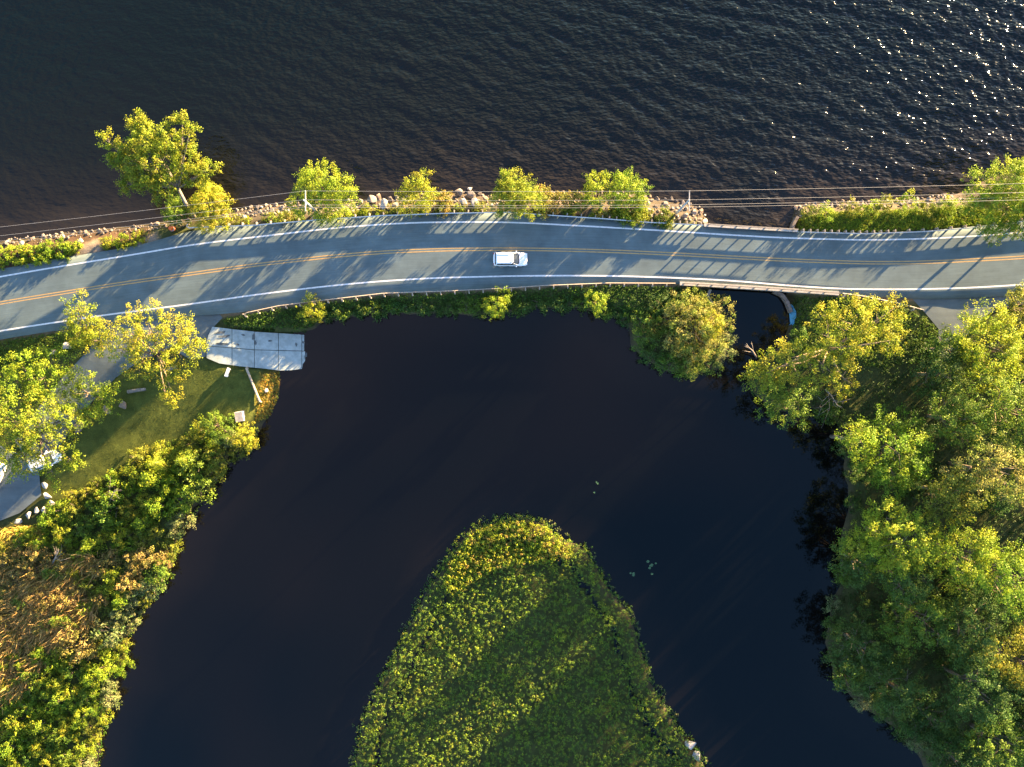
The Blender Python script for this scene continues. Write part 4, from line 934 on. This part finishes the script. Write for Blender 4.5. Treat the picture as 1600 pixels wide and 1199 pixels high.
def bush(px, py, rp, pal, label, group, hs=1.0, name='thicket_bush'):
    x, y, _ = P(px, py, 0.3); z = max(gz(x, y), WL - 0.05); o = empty(name, (x, y, z), random.uniform(0, 6.28)); tag(o, label, 'bush', group)
    s = rp * S / 1.5; cm, tm_ = random.choice(BUSH[pal])
    a = obj('crown', cm, None, o); b = obj('stem', tm_, None, o)
    o.scale = (s, s, s * hs); return o
THICK = [(-150,850),(0,838),(60,822),(98,778),(165,742),(228,700),(292,678),(338,655),(372,668),(400,690),(385,705),(350,725),(325,770),(296,810),(268,860),(268,900),(235,940),(205,985),(188,1050),(163,1130),(148,1199),(140,1290),(-150,1290)]
tw = arr(THICK)
def in_px(poly, x, y):
    best = 1e18; ins = False; n = len(poly)
    for i in range(n):
        ax, ay = poly[i]; bx_, by_ = poly[(i + 1) % n]; ex, ey = bx_ - ax, by_ - ay
        t = ((x - ax) * ex + (y - ay) * ey) / (ex * ex + ey * ey + 1e-12); t = 0 if t < 0 else 1 if t > 1 else t
        q = (x - ax - t * ex) ** 2 + (y - ay - t * ey) ** 2
        if q < best: best = q
        if (ay > y) != (by_ > y) and x < ax + (y - ay) * ex / ey: ins = not ins
    return -math.sqrt(best) if ins else math.sqrt(best)
REED = [(-150,900),(55,880),(130,862),(160,880),(150,960),(85,1020),(30,1090),(-150,1150)]
pts = []
for _ in range(9000):
    x, y = random.uniform(-25, 405), random.uniform(660, 1222)
    if in_px(THICK, x, y) > -4: continue
    rp = random.uniform(11, 25) if y < 1020 else random.uniform(9, 18)
    if in_px(REED, x, y) < 6 and random.random() < 0.80: continue
    if in_px(REED, x - 60, y + 60) < 0 and rp > 15: rp *= 0.7
    if all((x-a)**2 + (y-b)**2 > (0.60*(rp+c))**2 for a, b, c in pts): pts.append((x, y, rp))
    if len(pts) > 265: break
for (x, y, rp) in pts:
    e = -in_px(THICK, x, y)
    edge = in_px(POND, x, y)
    if edge < 24 and random.random() < 0.75: pal, lab, gr = random.choice(['grey', 'grey', 'olive']), 'greyish bush hanging over the waterline of the left pond bank', 'greyish waterside bushes on the left bank'
    elif y > 1020: pal, lab, gr = random.choice(['lime', 'lime', 'lime', 'gold', 'gold', 'mid']), 'bright bush in the lower left corner thicket', 'bushes of the lower left thicket'
    elif y > 860: pal, lab, gr = ('pink' if x < 150 and random.random() < 0.6 else random.choice(['gold', 'olive', 'olive', 'pink', 'lime', 'mid'])), 'olive bush of the left thicket beside the dry reeds', 'bushes beside the dry reeds'
    else: pal, lab, gr = random.choice(['gold', 'lime', 'mid', 'lime', 'olive']), 'green bush of the thicket just below the lawn', 'bushes of the thicket below the lawn'
    cw = {'gold': 'golden', 'lime': 'lime green', 'mid': 'mid green', 'olive': 'olive', 'tawny': 'tawny', 'grey': 'greyish', 'pink': 'pinkish brown'}[pal]
    sw = 'large' if rp > 20 else ('small' if rp < 14 else 'middling')
    if edge < 28: zone = 'on the pond edge, ' + ('level with the lawn' if y < 780 else 'level with the dry reeds' if y < 1020 else 'near the bottom corner')
    elif x < 60: zone = 'by the left edge, ' + ('below the boulders' if y < 900 else 'below the dry reeds')
    elif y < 860: zone = 'between lawn and dry reeds'
    elif y < 1020: zone = 'between dry reeds and pond'
    else: zone = 'in the bottom left thicket interior'
    hs_ = random.uniform(0.8, 1.6); hw = 'tall' if hs_ > 1.35 else 'low' if hs_ < 1.05 else 'rounded'
    bush(x, y, rp, pal, f'{sw} {hw} {cw} bush {zone}', gr, hs_)
def dead_tree(label, p0, p1, h, seed, nb=7, spread=0.5):
    r = random.Random(seed); a, b = Vector(P(*p0, 0.4)), Vector(P(*p1, h)); zb = gz(a.x, a.y); o = empty('dead_tree', (a.x, a.y, zb)); tag(o, label, 'dead tree', 'bare dead trees')
    v = Vector((b.x - a.x, b.y - a.y, h - zb))
    MB().tube([(0, 0, -0.2), v * 0.5 + Vector((0.1, 0.15, 0)), v], [0.13, 0.09, 0.03], 7).build('trunk', M['dead'], o, True)
    for k in range(nb):
        t = 0.3 + 0.65 * (k + r.uniform(0, 0.8)) / nb; s = v * t; u = Vector((v.x * 0.35 + r.gauss(0, 1), v.y * 0.35 + r.gauss(0, 1), r.uniform(0.1, 1.0))).normalized()
        L = v.length * spread * (1.15 - t) * r.uniform(0.5, 1.0); e1 = s + u * L * 0.55 + Vector((r.gauss(0, .1), r.gauss(0, .1), 0.1)); e2 = e1 + (u + Vector((r.gauss(0, .5), r.gauss(0, .5), 0.2))) * L * 0.45
        MB().tube([s, e1, e2], [0.04, 0.028, 0.01], 5).tube([e1, e1 + (u + Vector((r.gauss(0, .7), r.gauss(0, .7), 0))) * L * 0.35], [0.02, 0.008], 4).build('branch', M['dead'], o, True)
dead_tree('bare pale dead tree standing in the left thicket', (162,792), (180,766), 4.6, 3)
dead_tree('thin bare dead tree beside the dry reeds', (72,890), (92,860), 4.2, 4)
dead_tree('bare forked dead branches at the right forest edge near the driveway tree', (1292,608), (1308,634), 5.5, 5, 9, 0.8)
dead_tree('bleached dead branches poking out of the lower right forest', (1545,975), (1562,990), 10.2, 6, 10, 0.25)
dead_tree('pale dead twigs reaching over the channel mouth', (1190,560), (1166,540), 5.0, 7, 4, 0.35)

# --- reeds, ground cover, grass: nobody could count these
def scatter_in(poly, n, r):
    a = arr(poly); lo, hi = a.min(0), a.max(0); out = []
    while sum(len(o) for o in out) < n:
        q = r.uniform(lo, hi, (n * 2, 2)); out.append(q[sdf(a, q[:, 0], q[:, 1]) < 0])
    return np.concatenate(out)[:n]
def stuff(name, label, poly, n, clump_r, per, leaf, pal, seed, hgt=0.25, aspect=0.5, up=0.6, dens=None, hump=0.0):
    r = np.random.default_rng(seed); q = scatter_in(poly, n, r)
    X = (q[:, 0] - 800) * S; Y = (600 - q[:, 1]) * S
    if dens is not None:
        k = r.uniform(size=n) < dens(X, Y, q); X, Y = X[k], Y[k]
    Z = np.maximum(terr(X, Y), WL) ; m = len(X)
    hs = hgt * r.uniform(0.4, 1.5, m) + hump * (0.5 + 0.5 * wob(X, Y, 0.9))
    idx = np.repeat(np.arange(m), per); u = unit(len(idx), r); cr = (clump_r * r.uniform(0.6, 1.35, m))[idx][:, None]
    C = np.stack([X, Y, Z + hs], 1)[idx] + u * cr * r.uniform(0.3, 1, (len(idx), 1)) * np.array([1, 1, 0.75])
    N = u * 0.8 + 0.5 * r.normal(size=u.shape) + np.array([0, 0, up]); N /= np.linalg.norm(N, axis=1, keepdims=True)
    me = leaf_mesh(name, C, N, leaf * r.uniform(0.65, 1.4, len(C)), tints(len(C), pal, r, idx), r, aspect)
    return tag(obj(name, me, M['leaf']), label, kind='stuff')
ISL_IN = [(815 + (x - 815) * 1.022, 1130 + (y - 1130) * 1.022) for x, y in ISLAND]
stuff('island_shrubs', 'dense low shrubs covering the pond island', ISL_IN, 14000, 0.28, 13, 0.155, GREENS['mid'] + GREENS['mid'] + GREENS['olive'][:2] + GREENS['blue'][:2] + GREENS['lime'][:2], 400, 0.55, 0.55, 0.5, hump=0.55)
stuff('island_thickets', 'taller shrub clumps scattered over the pond island', ISL_IN, 2600, 0.5, 26, 0.18, GREENS['mid'] + GREENS['lime'], 411, 0.8, 0.55, 0.5, dens=lambda X, Y, q: np.clip(wob(X, Y, 1.3) * 1.6 - 0.1, 0, 1))
stuff('island_tip_sun_tint', 'golden and rusty low plants on the tip of the pond island, low sunlight put in their colour', [(712,868),(735,836),(770,820),(810,815),(852,824),(885,850),(900,872),(860,880),(800,885),(740,910),(705,935),(690,920),(700,885)], 1300, 0.33, 14, 0.19, GREENS['gold'] + GREENS['tawny'][:2] + GREENS['lime'], 409, 0.85, 0.55, 0.5)  # gold and tawny leaves paint the low sun on the island tip
stuff('island_fringe', 'pale marsh plants along the edge of the pond island', [(815 + (x - 815) * 1.06, 1130 + (y - 1130) * 1.055) for x, y in ISLAND], 13000, 0.26, 11, 0.17, GREENS['grey'] + GREENS['blue'], 401, 0.1, 0.5, 0.5, dens=lambda X, Y, q: np.clip(1.2 - np.abs(sdf(ISL_W, X, Y) - 0.2 + 0.5 * wob(X, Y, 1.6)) / 0.75, 0, 1))
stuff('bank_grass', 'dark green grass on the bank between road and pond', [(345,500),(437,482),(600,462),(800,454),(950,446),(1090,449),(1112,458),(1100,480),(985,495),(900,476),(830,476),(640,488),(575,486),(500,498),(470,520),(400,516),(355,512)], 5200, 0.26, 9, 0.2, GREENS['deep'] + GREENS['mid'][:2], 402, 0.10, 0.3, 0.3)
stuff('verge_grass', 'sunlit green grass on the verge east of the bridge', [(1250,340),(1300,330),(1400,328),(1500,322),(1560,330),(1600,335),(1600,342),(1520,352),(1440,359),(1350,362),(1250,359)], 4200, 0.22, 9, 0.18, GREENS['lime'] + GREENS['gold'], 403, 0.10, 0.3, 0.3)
stuff('lawn_grass', 'short mown grass of the sunlit lawn', LAWN, 7500, 0.2, 4, 0.09, [(0.050, 0.054, 0.011), (0.044, 0.050, 0.011), (0.056, 0.054, 0.012)], 404, 0.0, 0.3, 0.5)
stuff('verge_grass', 'grass on the verge between road and driveway on the left', [(-60,545),(0,533),(94,519),(140,512),(140,535),(105,555),(40,575),(-60,590)], 3000, 0.22, 8, 0.17, GREENS['mid'] + GREENS['olive'], 405, 0.08, 0.3, 0.4)
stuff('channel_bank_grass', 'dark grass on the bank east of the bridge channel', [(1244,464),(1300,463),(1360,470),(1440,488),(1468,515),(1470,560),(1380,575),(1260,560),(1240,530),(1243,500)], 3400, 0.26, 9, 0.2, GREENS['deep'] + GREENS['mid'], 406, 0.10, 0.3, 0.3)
stuff('thicket_undergrowth', 'mixed undergrowth below the bushes of the left thicket', THICK, 5200, 0.34, 10, 0.22, GREENS['mid'] + GREENS['olive'] + GREENS['deep'], 407, 0.15, 0.5, 0.5)
stuff('forest_undergrowth', 'undergrowth below the trees of the right bank, shade put in its colour', [(1265,560),(1330,590),(1440,530),(1500,560),(1560,500),(1700,470),(1700,1250),(1470,1230),(1430,1155),(1310,1055),(1300,960),(1335,800),(1318,660),(1265,636),(1230,640),(1180,595),(1200,565)], 5500, 0.42, 10, 0.24, [(0.020,0.036,0.012),(0.026,0.040,0.013)], 410, 0.2, 0.5, 0.5, hump=0.4)  # very dark leaf colours stand in for shade between the crowns
stuff('shore_weeds', 'orange brown weeds at the pond edge of the lawn', [(408,585),(433,582),(430,622),(415,655),(395,660),(398,640)], 700, 0.2, 9, 0.17, GREENS['tawny'] + [(0.24, 0.13, 0.02)], 408, 0.08, 0.4, 0.4)
# dry reeds: long thin blades bent by the wind
def reeds(name, label, poly, n, seed, cols, L=1.3, lean=(-0.55, -0.65)):
    r = np.random.default_rng(seed); q = scatter_in(poly, n, r); X = (q[:, 0] - 800) * S; Y = (600 - q[:, 1]) * S; Z = np.maximum(terr(X, Y), WL)
    k = wob(X, Y, 0.55) + 0.4 * wob(X, Y, 1.7) + r.normal(size=len(X)) * 0.2 > -0.15; X, Y, Z = X[k], Y[k], Z[k]; m = len(X); B = np.stack([X, Y, Z + 0.1], 1)
    ln = L * r.uniform(0.6, 1.3, (m, 1)); dr = np.concatenate([np.array(lean) + r.normal(size=(m, 2)) * 0.6 + 0.7 * np.stack([wob(X, Y, 0.7), wob(Y, X, 0.6)], 1), r.uniform(0.5, 1.1, (m, 1))], 1); dr /= np.linalg.norm(dr, axis=1, keepdims=True)
    sd = np.cross(dr, unit(m, r)); sd /= np.linalg.norm(sd, axis=1, keepdims=True); w = r.uniform(0.025, 0.055, (m, 1))
    Mi = B + dr * ln * 0.6; Tt = B + dr * ln + np.array([lean[0] * 0.25, lean[1] * 0.25, -0.12])
    V = np.stack([B - sd * w, B + sd * w, Mi + sd * w * 0.9, Tt, Mi - sd * w * 0.9], 1).reshape(-1, 3); Fc = np.arange(5 * m).reshape(-1, 5)
    return tag(obj(name, np_mesh(name, V, Fc, tint=np.repeat(tints(m, cols, r, r.integers(0, 60, m)), 5, 0)), M['leaf']), label, kind='stuff')
reeds('dry_reeds', 'tan dry reeds bent over in the left thicket', REED, 26000, 420, [(0.28,0.165,0.11),(0.33,0.19,0.135),(0.22,0.135,0.09),(0.15,0.115,0.055)], 2.3)
reeds('dry_reeds', 'tan dry grass on the brow above the parking boulders', [(-60,835),(30,822),(75,828),(60,860),(0,885),(-60,890)], 2600, 421, [(0.30,0.20,0.09),(0.24,0.18,0.06)], 1.0)
reeds('dry_reeds', 'dry stalks standing on the tawny peninsula dome', [(1040,480),(1120,470),(1140,520),(1120,560),(1060,565),(1030,530)], 1600, 422, [(0.34,0.25,0.16),(0.28,0.20,0.12)], 1.5, (0.1, 0.1))

# --- right bank forest
R_ = [
 ('wide open crowned tree beside the bridge channel', [(1210,575,9,30),(1185,590,8.4,20),(1235,560,9,28),(1330,505,11,34),(1375,500,10.6,32),(1300,530,11,36),(1325,543,10.6,28),(1395,532,5.0,22),(1280,575,9.6,28),(1318,596,4.6,22),(1290,490,9.6,16),(1400,480,9.4,16)], (1285,552), 'gold', 0.34, 501),
 ('low green tree overhanging the water at the channel mouth', [(1225,640,4.6,24),(1205,635,4.2,18),(1245,650,4,20),(1255,620,4,18)], (1262,622), 'mid', 0.16, 502),
]
for (lab, sp, b, pal, tr, sd) in R_: tree('broadleaf_tree', lab, px_lobes(sp), (*P(*b, 0)[:2], -1.0), pal, tr, 0.52, 44, 0.26, 1.0, seed=sd, group='trees of the right bank')
FOREST = [  # deep and blue palettes put the lower wood's shade into the leaf colour
 (1553,550,74,12.0,'lime','large rounded lime green tree below the right driveway'), (1598,478,30,8,'olive','olive tree at the right edge beside the road'),
 (1470,585,42,8.0,'deep','shade coloured tree between the channel tree and the large rounded tree'), (1590,640,62,14.0,'mid','green crowned tree at the right edge in mid forest'),
 (1500,655,52,10.5,'mid','shaded green tree behind the pale waterside tree'), (1395,706,76,13.2,'lime','tall pale yellow green tree at the right waterside'),
 (1345,690,36,11,'lime','narrow bright tree on the waterside left of the pale tree'), (1565,740,62,14.8,'straw','straw brown tinged tree at the right edge'),
 (1480,770,50,12.5,'olive','olive tree behind the two waterside trees'), (1400,845,74,12.5,'lime','broad green tree with brushy top at the right waterside'),
 (1345,880,46,9.5,'blue','blue green tree overhanging the right waterside'), (1510,870,62,13.2,'lime','green tree in the middle of the right forest'),
 (1585,905,56,14.8,'lime','yellow crowned tree at the right edge of the lower forest'), (1440,965,62,10.8,'mid','blue green shaded tree in the lower forest'),
 (1345,1010,56,7.0,'deep','rounded shade coloured tree on the lower right waterside'), (1395,1075,56,8.6,'blue','shade coloured tree on the lower right waterside, second along'),
 (1455,1120,54,7.0,'deep','shade coloured tree on the lower right waterside'), (1520,980,58,10.5,'blue','shade coloured tree behind the bleached dead branches'),
 (1590,1030,60,13,'olive','deep shaded tree at the right edge of the lower forest'), (1530,1080,60,11.8,'blue','shade coloured tree in the lower forest interior'),
 (1560,1165,60,11,'mid','green tree in the bottom right corner'), (1490,1185,44,8,'deep','shade coloured tree at the bottom edge on the right bank'),
 (1420,910,40,9,'blue','bluish tree below the brushy topped tree'), (1480,545,34,7.5,'mid','small green tree at the end of the driveway'),
]
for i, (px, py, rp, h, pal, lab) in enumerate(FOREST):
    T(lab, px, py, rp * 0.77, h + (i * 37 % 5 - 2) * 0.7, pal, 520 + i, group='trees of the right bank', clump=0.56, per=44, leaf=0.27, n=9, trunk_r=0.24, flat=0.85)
for i in range(48):   # understory and skirts of the wood, dark leaf colours paint the shade between crowns
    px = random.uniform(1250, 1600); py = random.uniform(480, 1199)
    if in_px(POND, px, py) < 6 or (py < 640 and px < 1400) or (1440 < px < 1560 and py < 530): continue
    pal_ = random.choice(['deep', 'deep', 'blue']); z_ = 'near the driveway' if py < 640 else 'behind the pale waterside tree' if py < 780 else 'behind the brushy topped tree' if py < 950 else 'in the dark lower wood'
    bush(px, py, random.uniform(16, 28), pal_, f'{CWORD[pal_]} bush under the right bank trees, shade put in its colour, {z_}', 'understory bushes of the right bank', random.uniform(1.0, 1.8), 'understory_bush')
for (px, py) in [(1322,700),(1335,740),(1340,790),(1325,850),(1322,900),(1310,950),(1303,985),(1306,1030),(1318,1065),(1345,1098),(1380,1122),(1410,1142),(1435,1165),(1300,645),(1320,655),(1195,600),(1215,615),(1240,545),(1252,530)]:
    bush(px + random.uniform(-3, 3), py, random.uniform(13, 20), random.choice(['deep', 'blue', 'grey', 'mid']), 'low bush on the right bank waterline, ' + ('by the channel mouth' if py < 620 else 'below the channel tree' if py < 660 else 'at the pale tree' if py < 780 else 'at the brushy topped tree' if py < 930 else 'at the dark lower trees' if py < 1100 else 'near the bottom edge'), 'waterline bushes of the right bank', 0.9, 'waterside_bush')
# the wood goes on beyond the right and lower edges
proto = [o for o in bpy.data.objects if o.parent is None and o.get('group') == 'trees of the right bank'][6:20]
def copy_tree(o, x, y, s, label, group):
    c = o.copy(); col.objects.link(c); c.location = (x, y, max(gz(x, y), WL)); c.scale = (s, s, s); c.rotation_euler = (0, 0, random.uniform(0, 6.28)); tag(c, label, 'tree', group)
    for ch in o.children:
        k = ch.copy(); col.objects.link(k); k.parent = c
    return c
for i in range(46):
    px = random.uniform(1660, 2150); py = random.uniform(520, 1420)
    x, y, _ = P(px, py, 0); copy_tree(proto[i % len(proto)], x, y, random.uniform(0.85, 1.15), 'tree of the wood continuing beyond the right edge', 'trees beyond the right edge')

# --- lily pads
def lily(px, py, n, label, sc=0.6):
    x, y, _ = P(px, py, 0); o = empty('lily_pads', (x, y, WL)); tag(o, label, 'lily pads', 'lily pads on the pond')
    for k in range(n):
        r = random.uniform(0.22, 0.42) * sc; cx, cy = random.gauss(0, 0.55), random.gauss(0, 0.5); a0 = random.uniform(0, 6.28)
        V = [(cx, cy, 0.045)] + [(cx + r * math.cos(a0 + t) , cy + r * math.sin(a0 + t) * 0.85, 0.04 + 0.03 * random.random()) for t in np.linspace(0.25, 6.03, 12)]
        MB().add(V, [(0, i, i + 1) for i in range(1, 12)]).build('pad', M['lily'], o)
lily(1017, 888, 6, 'larger cluster of green lily pads right of the island')
lily(1001, 898, 3, 'smaller cluster of lily pads left of the larger one')
lily(928, 766, 3, 'two or three tiny floating leaves above the island', 0.45)
